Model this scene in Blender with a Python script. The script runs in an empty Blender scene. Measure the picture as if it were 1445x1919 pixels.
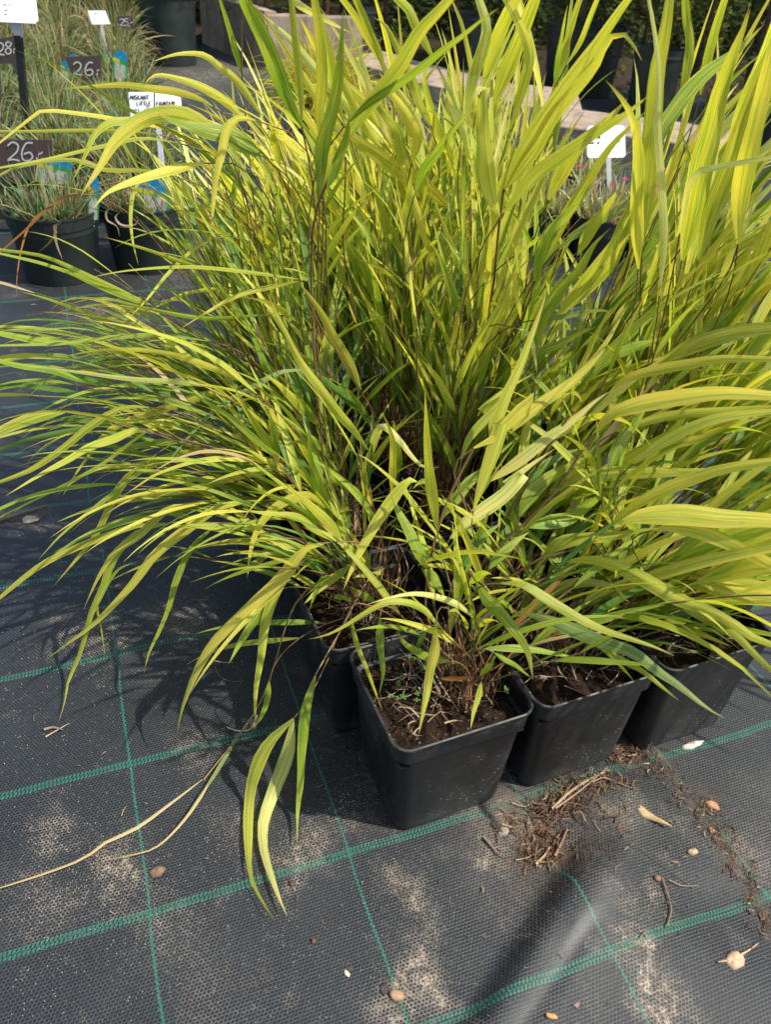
import bpy, bmesh, math, random
import numpy as np
from mathutils import Vector, Matrix, noise
R_ = math.radians
random.seed(7)
scn = bpy.context.scene
COL = scn.collection

# ------------------------------------------------------------------ camera
PW, PH, FPX, PITCH, ROLL = 1445, 1919, 1513.0, 0.631, 0.0606
CAM = Vector((0, 0, 1.0))
_f = Vector((0, math.cos(PITCH), -math.sin(PITCH)))
_r = Vector((1, 0, 0)); _u = _r.cross(_f)
RT = _r*math.cos(ROLL) + _u*math.sin(ROLL)
UP = -_r*math.sin(ROLL) + _u*math.cos(ROLL)
cd = bpy.data.cameras.new('camera'); cam = bpy.data.objects.new('camera', cd); COL.objects.link(cam)
cam.matrix_world = Matrix(((RT.x, UP.x, -_f.x, CAM.x), (RT.y, UP.y, -_f.y, CAM.y), (RT.z, UP.z, -_f.z, CAM.z), (0, 0, 0, 1)))
cd.sensor_fit = 'VERTICAL'; cd.sensor_height = 36.0; cd.lens = FPX/PH*36
cd.clip_start = .02; cd.clip_end = 300
cd.dof.use_dof = True; cd.dof.focus_distance = 1.25; cd.dof.aperture_fstop = 9.0
scn.camera = cam

# ------------------------------------------------------------------ light
SUN_EL = R_(54); SUN_AZ = R_(-16)          # azimuth measured from +X towards +Y
SV = Vector((math.cos(SUN_EL)*math.cos(SUN_AZ), math.cos(SUN_EL)*math.sin(SUN_AZ), math.sin(SUN_EL)))
w = bpy.data.worlds.new('World'); scn.world = w; w.use_nodes = True
nt = w.node_tree; bg = nt.nodes['Background']
sky = nt.nodes.new('ShaderNodeTexSky'); sky.sky_type = 'NISHITA'; sky.sun_disc = False
sky.sun_elevation = SUN_EL; sky.sun_rotation = math.atan2(SV.x, SV.y); sky.air_density = 1.2; sky.dust_density = 2.0
nt.links.new(sky.outputs[0], bg.inputs[0]); bg.inputs[1].default_value = .15
sl = bpy.data.lights.new('sun', 'SUN'); sl.energy = 4.9; sl.angle = R_(1.0); sl.color = (1, .935, .81)
so = bpy.data.objects.new('sun', sl); COL.objects.link(so)
so.rotation_euler = SV.to_track_quat('Z', 'Y').to_euler()
scn.view_settings.view_transform = 'Standard'; scn.view_settings.look = 'None'
scn.view_settings.exposure = 0.36; scn.view_settings.gamma = 1.0; scn.view_settings.use_curve_mapping = False
scn.cycles.max_bounces = 12; scn.cycles.transmission_bounces = 10; scn.cycles.diffuse_bounces = 7
try: scn.cycles.use_denoising = True
except Exception: pass

# ------------------------------------------------------------------ helpers
def ray(px, py):
    return (RT*(px-PW/2) - UP*(py-PH/2) + _f*FPX)
def at(px, py, Y):                     # the point of the upright plane y = Y seen at a photograph pixel
    d = ray(px, py); return CAM + d*(Y/d.y)
def gp(px, py, z=0.0):                 # the point of the level plane z seen at a photograph pixel
    d = ray(px, py); return CAM + d*((z-CAM.z)/d.z)
def depth(p): return (p-CAM).dot(_f)
def at_t(px, py, Y, zb, tl):           # the same on a plane leaning back by tl from height zb
    d = ray(px, py); t = (Y+(CAM.z-zb)*tl)/(d.y-d.z*tl); return CAM+d*t
def proj(p):
    c = p-CAM; z = c.dot(_f); return (PW/2+FPX*c.dot(RT)/z, PH/2-FPX*c.dot(UP)/z)

def tag(o, label=None, cat=None, group=None, kind=None):
    if label: o['label'] = label
    if cat: o['category'] = cat
    if group: o['group'] = group
    if kind: o['kind'] = kind
    return o
def empty(name, loc=(0, 0, 0), **k):
    o = bpy.data.objects.new(name, None); o.location = loc; o.empty_display_size = .02; COL.objects.link(o); return tag(o, **k)
def mesh_obj(name, verts, faces, mats, parent=None, uv=None, col=None, midx=None, smooth=True, origin=None, uvn='UVMap'):
    """verts in world space; if a parent is given they are stored relative to it"""
    if origin is None:
        origin = Vector((0, 0, 0)); q_ = parent
        while q_ is not None: origin = origin+Vector(q_.location); q_ = q_.parent
    V = np.asarray(verts, dtype=np.float32).reshape(-1, 3)
    V = V-np.asarray(origin, dtype=np.float32)
    me = bpy.data.meshes.new(name); me.from_pydata(V.tolist(), [], faces)
    if not isinstance(mats, (list, tuple)): mats = [mats]
    for m in mats: me.materials.append(m)
    if smooth: me.polygons.foreach_set('use_smooth', [True]*len(me.polygons))
    if midx is not None: me.polygons.foreach_set('material_index', midx)
    if uv is not None:
        l = me.uv_layers.new(name=uvn); li = np.empty(len(me.loops), dtype=np.int32); me.loops.foreach_get('vertex_index', li)
        l.data.foreach_set('uv', np.asarray(uv, dtype=np.float32)[li].ravel())
    if col is not None:
        a = me.color_attributes.new('tint', 'FLOAT_COLOR', 'POINT')
        c = np.ones((len(V), 4), dtype=np.float32); c[:, :3] = np.asarray(col, dtype=np.float32); a.data.foreach_set('color', c.ravel())
    me.update()
    o = bpy.data.objects.new(name, me); COL.objects.link(o)
    if parent is not None: o.parent = parent
    else: o.location = origin
    return o

class NB:                              # tiny node-building helper
    def __init__(s, name):
        s.m = bpy.data.materials.new(name); s.m.use_nodes = True; s.t = s.m.node_tree; s.n = s.t.nodes
        for x in list(s.n): s.n.remove(x)
        s.out = s.n.new('ShaderNodeOutputMaterial')
    def set(s, sock, v):
        if v is None: return
        if hasattr(v, 'links') or isinstance(v, bpy.types.NodeSocket): s.t.links.new(v, sock)
        elif isinstance(v, (tuple, list)) and len(v) == 3 and sock.type == 'RGBA': sock.default_value = (*v, 1)
        else: sock.default_value = v
    def M(s, op, a, b=None, c=None, clamp=False):
        n = s.n.new('ShaderNodeMath'); n.operation = op; n.use_clamp = clamp
        s.set(n.inputs[0], a); s.set(n.inputs[1], b); s.set(n.inputs[2], c); return n.outputs[0]
    def mix(s, f, a, b, mode='MIX'):
        n = s.n.new('ShaderNodeMix'); n.data_type = 'RGBA'; n.blend_type = mode
        s.set(n.inputs[0], f); s.set(n.inputs[6], a); s.set(n.inputs[7], b); return n.outputs[2]
    def ss(s, v, lo, hi, a=0.0, b=1.0):
        n = s.n.new('ShaderNodeMapRange'); n.interpolation_type = 'SMOOTHSTEP'
        s.set(n.inputs[0], v); n.inputs[1].default_value = lo; n.inputs[2].default_value = hi; n.inputs[3].default_value = a; n.inputs[4].default_value = b
        return n.outputs[0]
    def noise(s, vec, scale, detail=3, rough=.55, dist=0.0):
        n = s.n.new('ShaderNodeTexNoise'); s.set(n.inputs['Vector'], vec); n.inputs['Scale'].default_value = scale
        n.inputs['Detail'].default_value = detail; n.inputs['Roughness'].default_value = rough; n.inputs['Distortion'].default_value = dist
        return n.outputs[0]
    def vec(s, x, y, z=0.0):
        n = s.n.new('ShaderNodeCombineXYZ'); s.set(n.inputs[0], x); s.set(n.inputs[1], y); s.set(n.inputs[2], z); return n.outputs[0]
    def sep(s, v):
        n = s.n.new('ShaderNodeSeparateXYZ'); s.set(n.inputs[0], v); return n.outputs
    def coord(s, k='Object'): return s.n.new('ShaderNodeTexCoord').outputs[k]
    def attr(s, k):
        n = s.n.new('ShaderNodeAttribute'); n.attribute_name = k; return n
    def bump(s, h, strength=.5, dist=.001):
        n = s.n.new('ShaderNodeBump'); n.inputs['Strength'].default_value = strength; n.inputs['Distance'].default_value = dist
        s.set(n.inputs['Height'], h); return n.outputs[0]
    def pbr(s, col, rough=.6, normal=None, spec=.5, metal=0.0, sheen=0.0, coat=0.0):
        p = s.n.new('ShaderNodeBsdfPrincipled'); s.set(p.inputs['Base Color'], col); s.set(p.inputs['Roughness'], rough)
        s.set(p.inputs['Specular IOR Level'], spec); s.set(p.inputs['Metallic'], metal)
        if normal is not None: s.set(p.inputs['Normal'], normal)
        return p.outputs[0]
    def done(s, sh): s.t.links.new(sh, s.out.inputs['Surface']); return s.m

# ------------------------------------------------------------------ materials
GA, GO, SX, SY = .3845, Vector((-.2606, .502, 0)), .2579, .2288     # lattice of the ground cloth
def mat_cloth():
    b = NB('woven_ground_cloth'); uv = b.coord('UV'); U, V, _ = b.sep(uv)
    dust = b.attr('tint'); dr, dg, _b = b.sep(dust.outputs['Vector'])
    pu, pv = .0049, .0040
    r = b.M('FLOOR', b.M('DIVIDE', V, pv)); off = b.M('MULTIPLY', b.M('MODULO', b.M('ADD', r, 4000.0), 2.0), .5)
    wob = b.noise(uv, 60, 2); 
    fx = b.M('FRACT', b.M('ADD', b.M('ADD', b.M('DIVIDE', U, pu), off), b.M('MULTIPLY', wob, .5)))
    fy = b.M('FRACT', b.M('DIVIDE', V, pv))
    hx = b.M('MULTIPLY', b.M('ABSOLUTE', b.M('SUBTRACT', fx, .5)), 2.0)
    hy = b.M('MULTIPLY', b.M('ABSOLUTE', b.M('SUBTRACT', fy, .5)), 2.0)
    cell = b.M('MULTIPLY', b.ss(hx, .82, .5), b.ss(hy, .85, .55))       # 1 inside a tape float, 0 in the weave gaps
    big = b.noise(uv, 3.2, 5, .62, .3); mid = b.noise(uv, 17, 5, .65, .4); fine = b.noise(uv, 420, 2, .7); fine2 = b.noise(uv, 160, 3, .7)
    D = b.M('ADD', b.M('MULTIPLY', b.ss(big, .52, .74), .18), b.M('MULTIPLY', b.ss(mid, .56, .76), .30))
    patch = b.M('MULTIPLY', dr, b.ss(b.noise(uv, 38, 4, .7, .8), .30, .62, .15, 1.25))
    D = b.M('ADD', D, patch, clamp=True)
    gap = b.M('SUBTRACT', 1.0, cell)
    thr = b.M('SUBTRACT', 1.12, D)
    grain = b.ss(b.M('ADD', b.M('MULTIPLY', fine, .75), b.M('MULTIPLY', fine2, .45)), .56, .66)
    gapdust = b.M('MULTIPLY', gap, b.M('ADD', .055, b.M('MULTIPLY', D, 1.0)), clamp=True)
    gapdust = b.M('MULTIPLY', gapdust, b.M('ADD', .45, b.M('MULTIPLY', b.ss(fine2, .40, .62), .75)), clamp=True)
    over = b.M('MULTIPLY', b.ss(D, .36, .72), grain, clamp=True)
    sandm = b.M('MAXIMUM', gapdust, over)
    tape = b.mix(mid, (.0040, .0080, .0130), (.0085, .0138, .0205))
    tape = b.mix(b.M('MULTIPLY', b.ss(b.noise(uv, 7, 4), .45, .7), .45), tape, (.019, .025, .029))
    sandc = b.mix(fine2, (.30, .235, .165), (.50, .42, .33))
    c = b.mix(b.M('MULTIPLY', gap, .25), tape, (.045, .052, .055))
    # green warp thread
    uo = b.M('ADD', U, b.M('MULTIPLY', b.M('SIGN', b.M('SINE', b.M('MULTIPLY', V, 2*math.pi/.0078))), .0006))
    uo = b.M('ADD', uo, b.M('MULTIPLY', b.M('SUBTRACT', b.noise(b.vec(0.0, V, 0.0), 5, 2), .5), .012))
    du = b.M('ABSOLUTE', b.M('SUBTRACT', uo, b.M('MULTIPLY', b.M('ROUND', b.M('DIVIDE', uo, SX)), SX)))
    pulse = b.M('MULTIPLY', b.M('SINE', b.M('MULTIPLY', V, 4*math.pi/.0078)), .0003)
    g1 = b.M('LESS_THAN', b.M('ADD', du, pulse), .0014)
    # green weft band : two rows of slanted floats
    vo = b.M('ADD', V, b.M('MULTIPLY', b.M('SUBTRACT', b.noise(b.vec(U, 0.0, 0.0), 4, 2), .5), .018))
    sv = b.M('SUBTRACT', vo, b.M('MULTIPLY', b.M('ROUND', b.M('DIVIDE', vo, SY)), SY))
    dv = b.M('ABSOLUTE', sv)
    ph = b.M('FRACT', b.M('ADD', b.M('DIVIDE', b.M('ADD', U, b.M('MULTIPLY', sv, -.35)), .0052), b.M('MULTIPLY', b.M('SIGN', sv), .22)))
    g2 = b.M('MULTIPLY', b.M('LESS_THAN', b.M('ABSOLUTE', b.M('SUBTRACT', dv, .0032)), .0026), b.M('LESS_THAN', ph, .60))
    g = b.M('MAXIMUM', g1, g2)
    gcol = b.mix(b.noise(uv, 30, 3), (.009, .085, .060), (.020, .155, .108))
    c = b.mix(g, c, gcol)
    sandm = b.M('MULTIPLY', sandm, b.M('SUBTRACT', 1.0, b.M('MULTIPLY', g, .55)))
    c = b.mix(sandm, c, sandc)
    soil = b.M('MULTIPLY', dg, b.ss(b.M('ADD', b.M('MULTIPLY', fine2, .6), b.M('MULTIPLY', mid, .5)), .48, .6), clamp=True)
    c = b.mix(soil, c, b.mix(fine, (.035, .022, .014), (.13, .085, .055)))
    rough = b.M('ADD', .46, b.M('MULTIPLY', b.M('MAXIMUM', sandm, soil), .45), clamp=True)
    hgt = b.M('ADD', b.M('MULTIPLY', cell, .5), b.M('ADD', b.M('MULTIPLY', sandm, .5), b.M('MULTIPLY', g, .5)))
    return b.done(b.pbr(c, rough, b.bump(hgt, .55, .0011), .5))

def mat_leaf(name, stripes=True, trans=.50, rough=.42, spec=.40):
    b = NB(name); uv = b.coord('UV'); U, V, _ = b.sep(uv)
    tint = b.attr('tint').outputs['Color']
    oi = b.n.new('ShaderNodeObjectInfo'); rnd = oi.outputs['Random']
    ux = b.M('ADD', b.M('MULTIPLY', U, 1.0), b.M('MULTIPLY', rnd, 37.0))
    st = b.noise(b.vec(b.M('MULTIPLY', ux, 5.5), b.M('MULTIPLY', V, .5), rnd), 1.0, 2, .5)
    st2 = b.noise(b.vec(b.M('MULTIPLY', ux, 16.0), b.M('MULTIPLY', V, 1.0), rnd), 1.0, 2, .5)
    blot = b.noise(b.vec(b.M('MULTIPLY', ux, 2.0), b.M('MULTIPLY', V, 6.0), rnd), 1.0, 3, .6)
    vein = b.M('ABSOLUTE', b.M('SINE', b.M('MULTIPLY', U, math.pi*13)))
    c = tint
    if stripes:
        gm = b.M('MULTIPLY', b.ss(st, .50, .57), .72)
        gm = b.M('ADD', gm, b.M('MULTIPLY', b.ss(st2, .50, .60), .38), clamp=True)
        c = b.mix(gm, c, b.mix(.78, c, (.40, .74, .55), 'MULTIPLY'))
        pm = b.M('MULTIPLY', b.ss(st2, .46, .38), .45)
        c = b.mix(pm, c, (.90, .80, .26))
    c = b.mix(b.M('MULTIPLY', b.ss(vein, .45, .0), .34), c, b.mix(1.0, c, (.6, .72, .5), 'MULTIPLY'))
    mid = b.ss(b.M('ABSOLUTE', b.M('SUBTRACT', U, .5)), .035, .012)
    c = b.mix(b.M('MULTIPLY', mid, .4), c, b.mix(1.0, c, (1.3, 1.2, 1.0), 'MULTIPLY'))
    c = b.mix(b.M('MULTIPLY', b.ss(blot, .62, .78), .35), c, (.42, .30, .10))
    hgt = b.M('ADD', b.M('MULTIPLY', vein, .6), b.M('MULTIPLY', st, .5))
    nrm = b.bump(hgt, .35, .0006)
    p = b.pbr(c, b.M('ADD', rough, b.M('MULTIPLY', rnd, .12)), nrm, spec)
    t = b.n.new('ShaderNodeBsdfTranslucent'); b.set(t.inputs[0], b.mix(1.0, c, (1.22, 1.15, .55), 'MULTIPLY')); b.set(t.inputs[1], nrm)
    mx = b.n.new('ShaderNodeMixShader'); mx.inputs[0].default_value = trans
    b.t.links.new(p, mx.inputs[1]); b.t.links.new(t.outputs[0], mx.inputs[2])
    return b.done(mx.outputs[0])
def mat_stem():
    b = NB('culm'); tint = b.attr('tint').outputs['Color']; uv = b.coord('UV'); U, V, _ = b.sep(uv)
    n = b.noise(b.vec(U, b.M('MULTIPLY', V, 30.0)), 1.0, 3)
    node = b.ss(b.M('ABSOLUTE', b.M('SUBTRACT', b.M('FRACT', b.M('MULTIPLY', V, 5.0)), .5)), .47, .495)
    c = b.mix(b.M('MULTIPLY', n, .7), tint, b.mix(1.0, tint, (.45, .35, .35), 'MULTIPLY'))
    c = b.mix(b.M('MULTIPLY', node, .7), c, (.03, .012, .012))
    return b.done(b.pbr(c, .45, None, .4))
def mat_pot():
    b = NB('black_pot_plastic'); co = b.coord('Object'); x, y, z = b.sep(co)
    n1 = b.noise(co, 9, 5, .65); n2 = b.noise(co, 45, 4, .6, .5); dots = b.n.new('ShaderNodeTexVoronoi'); dots.feature = 'F1'
    b.set(dots.inputs['Vector'], co); dots.inputs['Scale'].default_value = 210
    dsel = b.M('MULTIPLY', b.M('LESS_THAN', dots.outputs['Distance'], .20), b.M('GREATER_THAN', b.sep(dots.outputs['Color'])[0], .74))
    dsel = b.M('MULTIPLY', dsel, b.ss(n1, .44, .62))
    low = b.M('MULTIPLY', b.ss(z, .05, .0), b.ss(n2, .35, .65))
    rim = b.M('MULTIPLY', b.ss(z, .165, .185), b.ss(n2, .48, .68))
    scr = b.noise(b.vec(b.M('MULTIPLY', x, 12.0), b.M('MULTIPLY', y, 12.0), b.M('MULTIPLY', z, 90.0)), 1.0, 4, .7)
    d = b.M('ADD', b.M('ADD', b.M('MULTIPLY', b.ss(n1, .40, .70), .42), b.M('MULTIPLY', low, .35)), b.M('MULTIPLY', rim, .30), clamp=True)
    d = b.M('ADD', d, b.M('MULTIPLY', b.ss(scr, .58, .72), .14), clamp=True)
    c = b.mix(d, (.0065, .0078, .0095), (.072, .070, .067))
    c = b.mix(dsel, c, (.42, .37, .30))
    return b.done(b.pbr(c, b.M('ADD', .44, b.M('MULTIPLY', d, .45), clamp=True), b.bump(b.M('ADD', n2, b.M('MULTIPLY', dsel, .4)), .22, .0015), .36))
def mat_soil():
    b = NB('peat_soil'); co = b.coord('Object'); n = b.noise(co, 70, 6, .7); n2 = b.noise(co, 240, 4, .7); n3 = b.noise(co, 18, 3)
    c = b.mix(b.ss(n, .35, .7), (.009, .0055, .004), (.055, .030, .018))
    c = b.mix(b.M('MULTIPLY', b.ss(n2, .60, .70), .55), c, (.15, .095, .06))
    c = b.mix(b.M('MULTIPLY', n3, .4), c, (.022, .013, .009))
    return b.done(b.pbr(c, .95, b.bump(b.M('ADD', n, b.M('MULTIPLY', n2, .5)), 1.0, .009), .2))
def mat_tint(name, rough=.8, spec=.3, scale=60, amt=.5):
    b = NB(name); tint = b.attr('tint').outputs['Color']; n = b.noise(b.coord('Object'), scale, 4, .65)
    c = b.mix(b.M('MULTIPLY', b.ss(n, .3, .75), amt), tint, b.mix(1.0, tint, (.4, .36, .34), 'MULTIPLY'))
    return b.done(b.pbr(c, rough, b.bump(n, .4, .002), spec))
def mat_plain(name, col, rough=.5, spec=.5, scale=20, amt=.25, col2=None, bump=.1):
    b = NB(name); n = b.noise(b.coord('Object'), scale, 5, .65)
    c = b.mix(b.M('MULTIPLY', b.ss(n, .35, .7), amt), col, col2 or tuple(v*.45 for v in col))
    return b.done(b.pbr(c, rough, b.bump(n, bump, .003), spec))
def mat_concrete():
    b = NB('weathered_concrete'); co = b.coord('Object'); n = b.noise(co, 5, 6, .7); n2 = b.noise(co, 60, 5, .7)
    x, y, z = b.sep(co); st = b.noise(b.vec(b.M('MULTIPLY', x, 9.0), b.M('MULTIPLY', y, 9.0), b.M('MULTIPLY', z, 1.2)), 1.0, 4)
    c = b.mix(b.ss(n, .35, .7), (.29, .215, .155), (.44, .345, .26))
    c = b.mix(b.M('MULTIPLY', b.ss(st, .52, .66), .6), c, (.10, .085, .07))
    c = b.mix(b.M('MULTIPLY', n2, .3), c, (.16, .14, .12))
    return b.done(b.pbr(c, .9, b.bump(n2, .4, .004), .25))

M_CLOTH = mat_cloth(); M_LEAF = mat_leaf('golden_striped_leaf'); M_GREEN = mat_leaf('green_leaf', False, .35)
M_STEM = mat_stem(); M_POT = mat_pot(); M_SOIL = mat_soil(); M_DRY = mat_tint('dry_plant_litter', .75, .25, 120, .5)
M_BLADE = mat_leaf('fine_grass_blade', False, .30, .5, .25); M_CONC = mat_concrete()
M_CONIFER = mat_leaf('conifer_spray', False, .18, .6, .15)
M_WHITE = mat_plain('white_plastic_board', (.88, .89, .90), .35, .5, 12, .08)
M_BROWN = mat_plain('brown_price_board', (.088, .058, .055), .55, .4, 30, .2, (.13, .10, .10))
M_CHALK = mat_plain('chalk_marker_white', (.72, .72, .68), .8, .2, 90, .25)
M_INK = mat_plain('black_marker_ink', (.012, .014, .03), .6, .3)
M_BLACK = mat_plain('black_painted_post', (.012, .013, .013), .45, .5, 30, .4, (.03, .03, .03))
M_CLIP = mat_plain('clear_plastic_clip', (.50, .53, .58), .2, .8, 10, .3, (.75, .78, .8))
M_TERRA = mat_plain('terracotta_plastic', (.22, .055, .035), .6, .4, 12, .35)
M_TUB = mat_plain('dark_container_plastic', (.010, .017, .016), .5, .5, 6, .5, (.030, .042, .038))
M_BED = mat_plain('bed_soil', (.05, .035, .024), .95, .1, 25, .8, (.014, .01, .008), .8)

# ------------------------------------------------------------------ the ground
def cloth_uv(x, y):
    dx, dy = x-GO.x, y-GO.y; c, s = math.cos(GA), math.sin(GA)
    return dx*c+dy*s, -dx*s+dy*c
def axis(lo, hi, d, far_lo, far_hi):
    a = list(np.arange(lo, hi+1e-6, d)); st = d; v = hi
    while v < far_hi: st *= 1.25; v += st; a.append(v)
    st = d; v = lo; pre = []
    while v > far_lo: st *= 1.25; v -= st; pre.append(v)
    return np.array(pre[::-1]+a)
def ss(a, b_, x):
    t = np.clip((x-a)/(b_-a), 0, 1); return t*t*(3-2*t)
FA, FB = gp(1075, 1600), gp(885, 1905)            # the fold in the cloth in front of the pots
def sd_line(X, Y, A, B):
    dx, dy = B.x-A.x, B.y-A.y; L = math.hypot(dx, dy); dx /= L; dy /= L
    t = ((X-A.x)*dx+(Y-A.y)*dy)/L; d = (X-A.x)*(-dy)+(Y-A.y)*dx
    return t, d
EDGE = [gp(*p) for p in ((1180, 1392), (1235, 1415), (1300, 1500), (1345, 1570), (1395, 1640), (1430, 1720), (1500, 1840), (1560, 1990))]
def edge_sd(X, Y):
    best = np.full(X.shape, 9.0); sg = np.ones(X.shape)
    for A, B in zip(EDGE, EDGE[1:]):
        dx, dy = B.x-A.x, B.y-A.y; L2 = dx*dx+dy*dy
        t = np.clip(((X-A.x)*dx+(Y-A.y)*dy)/L2, 0, 1); px, py = A.x+t*dx, A.y+t*dy
        d = np.hypot(X-px, Y-py); s_ = np.sign((X-A.x)*(-dy)+(Y-A.y)*dx)
        m = d < best; best = np.where(m, d, best); sg = np.where(m, s_, sg)
    return best*sg                                   # >0 on the far (right) side
def bump_at(X, Y, px, py, r, a, ry=None):
    g = gp(px, py); return a*np.exp(-((X-g.x)**2/(r*r)+(Y-g.y)**2/((ry or r)**2)))
def height(X, Y):
    X = np.asarray(X, dtype=float); Y = np.asarray(Y, dtype=float)
    h = .0022*np.sin(9*X+3*Y+.7)*np.sin(7*Y-2*X)+.0016*np.sin(23*Y+4*X+1.1*np.sin(5*X))*np.exp(-((X+.45)/.4)**2)
    h += .0012*np.sin(31*Y-9*X+2*np.sin(4*X+1))*ss(-.1, -.5, X)*np.exp(-((Y-.95)/.25)**2)
    t, d = sd_line(X, Y, FA, FB)
    win = ss(-.25, .1, t)*ss(1.6, 1.0, t)
    h += .026*ss(-.010, .026, d)*np.exp(-np.clip(d, 0, 9)/.13)*win*np.where(d > -.05, 1, 0)
    h += .0035*np.sin(17*X+26*Y+2*np.sin(6*X))*np.exp(-((X-.45)/.25)**2-((Y-.55)/.16)**2)
    h += bump_at(X, Y, 1150, 1500, .055, .012) + bump_at(X, Y, 1230, 1620, .09, .008, .05)
    h -= bump_at(X, Y, 1010, 1580, .05, .010)
    tc, dc = sd_line(X, Y, gp(1110, 1735), gp(985, 1925))
    h -= .0035*np.exp(-(dc/.004)**2)*ss(-.1, .1, tc)*ss(1.4, 1.0, tc)
    tc, dc = sd_line(X, Y, gp(1180, 1560), gp(1060, 1770))
    h += .005*np.exp(-(dc/.02)**2)*ss(-.1, .3, tc)*ss(1.2, .7, tc)
    e = edge_sd(X, Y)
    h -= .0035*ss(-.002, .003, e)*np.exp(-np.clip(e, 0, 9)/.25)
    return h
def hz(x, y): return float(height(np.array([x]), np.array([y]))[0])

SAND = [(570, 1590, .022, .55), (545, 1625, .02, .45), (600, 1560, .016, .4), (755, 1655, .018, .8), (780, 1675, .018, .6), (740, 1640, .01, .5), (795, 1790, .014, .75),
        (780, 1830, .026, .85), (750, 1855, .02, .7), (735, 1895, .022, .6), (815, 1835, .014, .6), (805, 1740, .01, .4), (1195, 1790, .018, .7), (1210, 1830, .026, .85), (1235, 1860, .026, .7), (1225, 1900, .024, .7),
        (1170, 1700, .02, .5), (1225, 1690, .02, .45), (1150, 1530, .024, .5), (1190, 1510, .02, .35), (225, 1625, .03, .6), (200, 1600, .02, .4), (100, 1560, .025, .5), (90, 1700, .035, .3),
        (145, 1190, .05, .35), (200, 1185, .03, .55), (345, 1165, .05, .45), (370, 1400, .03, .35), (60, 970, .05, .4), (180, 1000, .05, .25), (1010, 1560, .05, .5), (960, 1545, .03, .55), (1395, 1600, .03, .35),
        (1290, 1560, .025, .2), (925, 1600, .02, .5), (900, 1520, .04, .25), (440, 1560, .03, .2), (300, 1720, .05, .2), (650, 1520, .03, .2), (175, 590, .10, .4), (250, 590, .08, .3),
        (380, 140, .5, .7), (330, 160, .4, .5), (450, 130, .5, .6), (420, 200, .3, .3), (1000, 640, .12, .3), (350, 500, .12, .4)]
DIRT = [(1000, 1560, .075, .95), (1060, 1500, .05, .9), (1180, 1400, .045, .9), (720, 1440, .05, .75), (640, 1330, .05, .6), (1320, 1500, .03, .6), (1390, 1640, .03, .5), (700, 1520, .03, .4), (560, 1440, .04, .3), (1150, 1540, .04, .4), (600, 1250, .06, .4)]
xs = axis(-1.15, 1.15, .0085, -40, 40); ys = axis(.18, 1.7, .0085, -6, 60)
X, Y = np.meshgrid(xs, ys); Z = height(X, Y)
far = np.exp(-(np.clip(np.hypot(X, Y-1)-2.0, 0, 99)/.8)**2); Z = Z*far
nx, ny = len(xs), len(ys)
vv = np.stack([X.ravel(), Y.ravel(), Z.ravel()], 1)
idx = np.arange(nx*ny).reshape(ny, nx)
fc = np.stack([idx[:-1, :-1].ravel(), idx[:-1, 1:].ravel(), idx[1:, 1:].ravel(), idx[1:, :-1].ravel()], 1).tolist()
c_, s_ = math.cos(GA), math.sin(GA)
Uc = (X-GO.x)*c_+(Y-GO.y)*s_; Vc = -(X-GO.x)*s_+(Y-GO.y)*c_
e = edge_sd(X, Y)
Uc = Uc + .012*ss(-.001, .001, e)
Du = np.zeros(X.shape); Di = np.zeros(X.shape)
XW = X+.010*np.sin(75*Y+2.2*np.sin(43*X+1))+.005*np.sin(170*Y+90*X); YW = Y+.010*np.sin(66*X+2.5*np.sin(51*Y))+.005*np.sin(150*X-110*Y)
for px, py, r, a in SAND:
    g = gp(px, py); q_ = .5+.5*math.sin(px*1.7); dx_, dy_ = XW-g.x, YW-g.y; u_, v_ = dx_*math.cos(q_)+dy_*math.sin(q_), -dx_*math.sin(q_)+dy_*math.cos(q_)
    Du = np.maximum(Du, a*np.exp(-(u_**2*1.9+v_**2*.55)/(r*r)))
for px, py, r, a in DIRT:
    g = gp(px, py); Di = np.maximum(Di, a*np.exp(-((X-g.x)**2+(Y-g.y)**2)/(r*r)))
Di = np.maximum(Di, .75*np.exp(-(e/.012)**2)*np.exp(-np.clip(-Y+.2, 0, 1)/.1)*np.where(Y < 1.0, 1, 0))
gr = mesh_obj('ground_cloth', vv, fc, M_CLOTH, uv=np.stack([Uc.ravel(), Vc.ravel()], 1), col=np.stack([Du.ravel(), Di.ravel(), 0*Du.ravel()], 1))
tag(gr, kind='structure')

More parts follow.
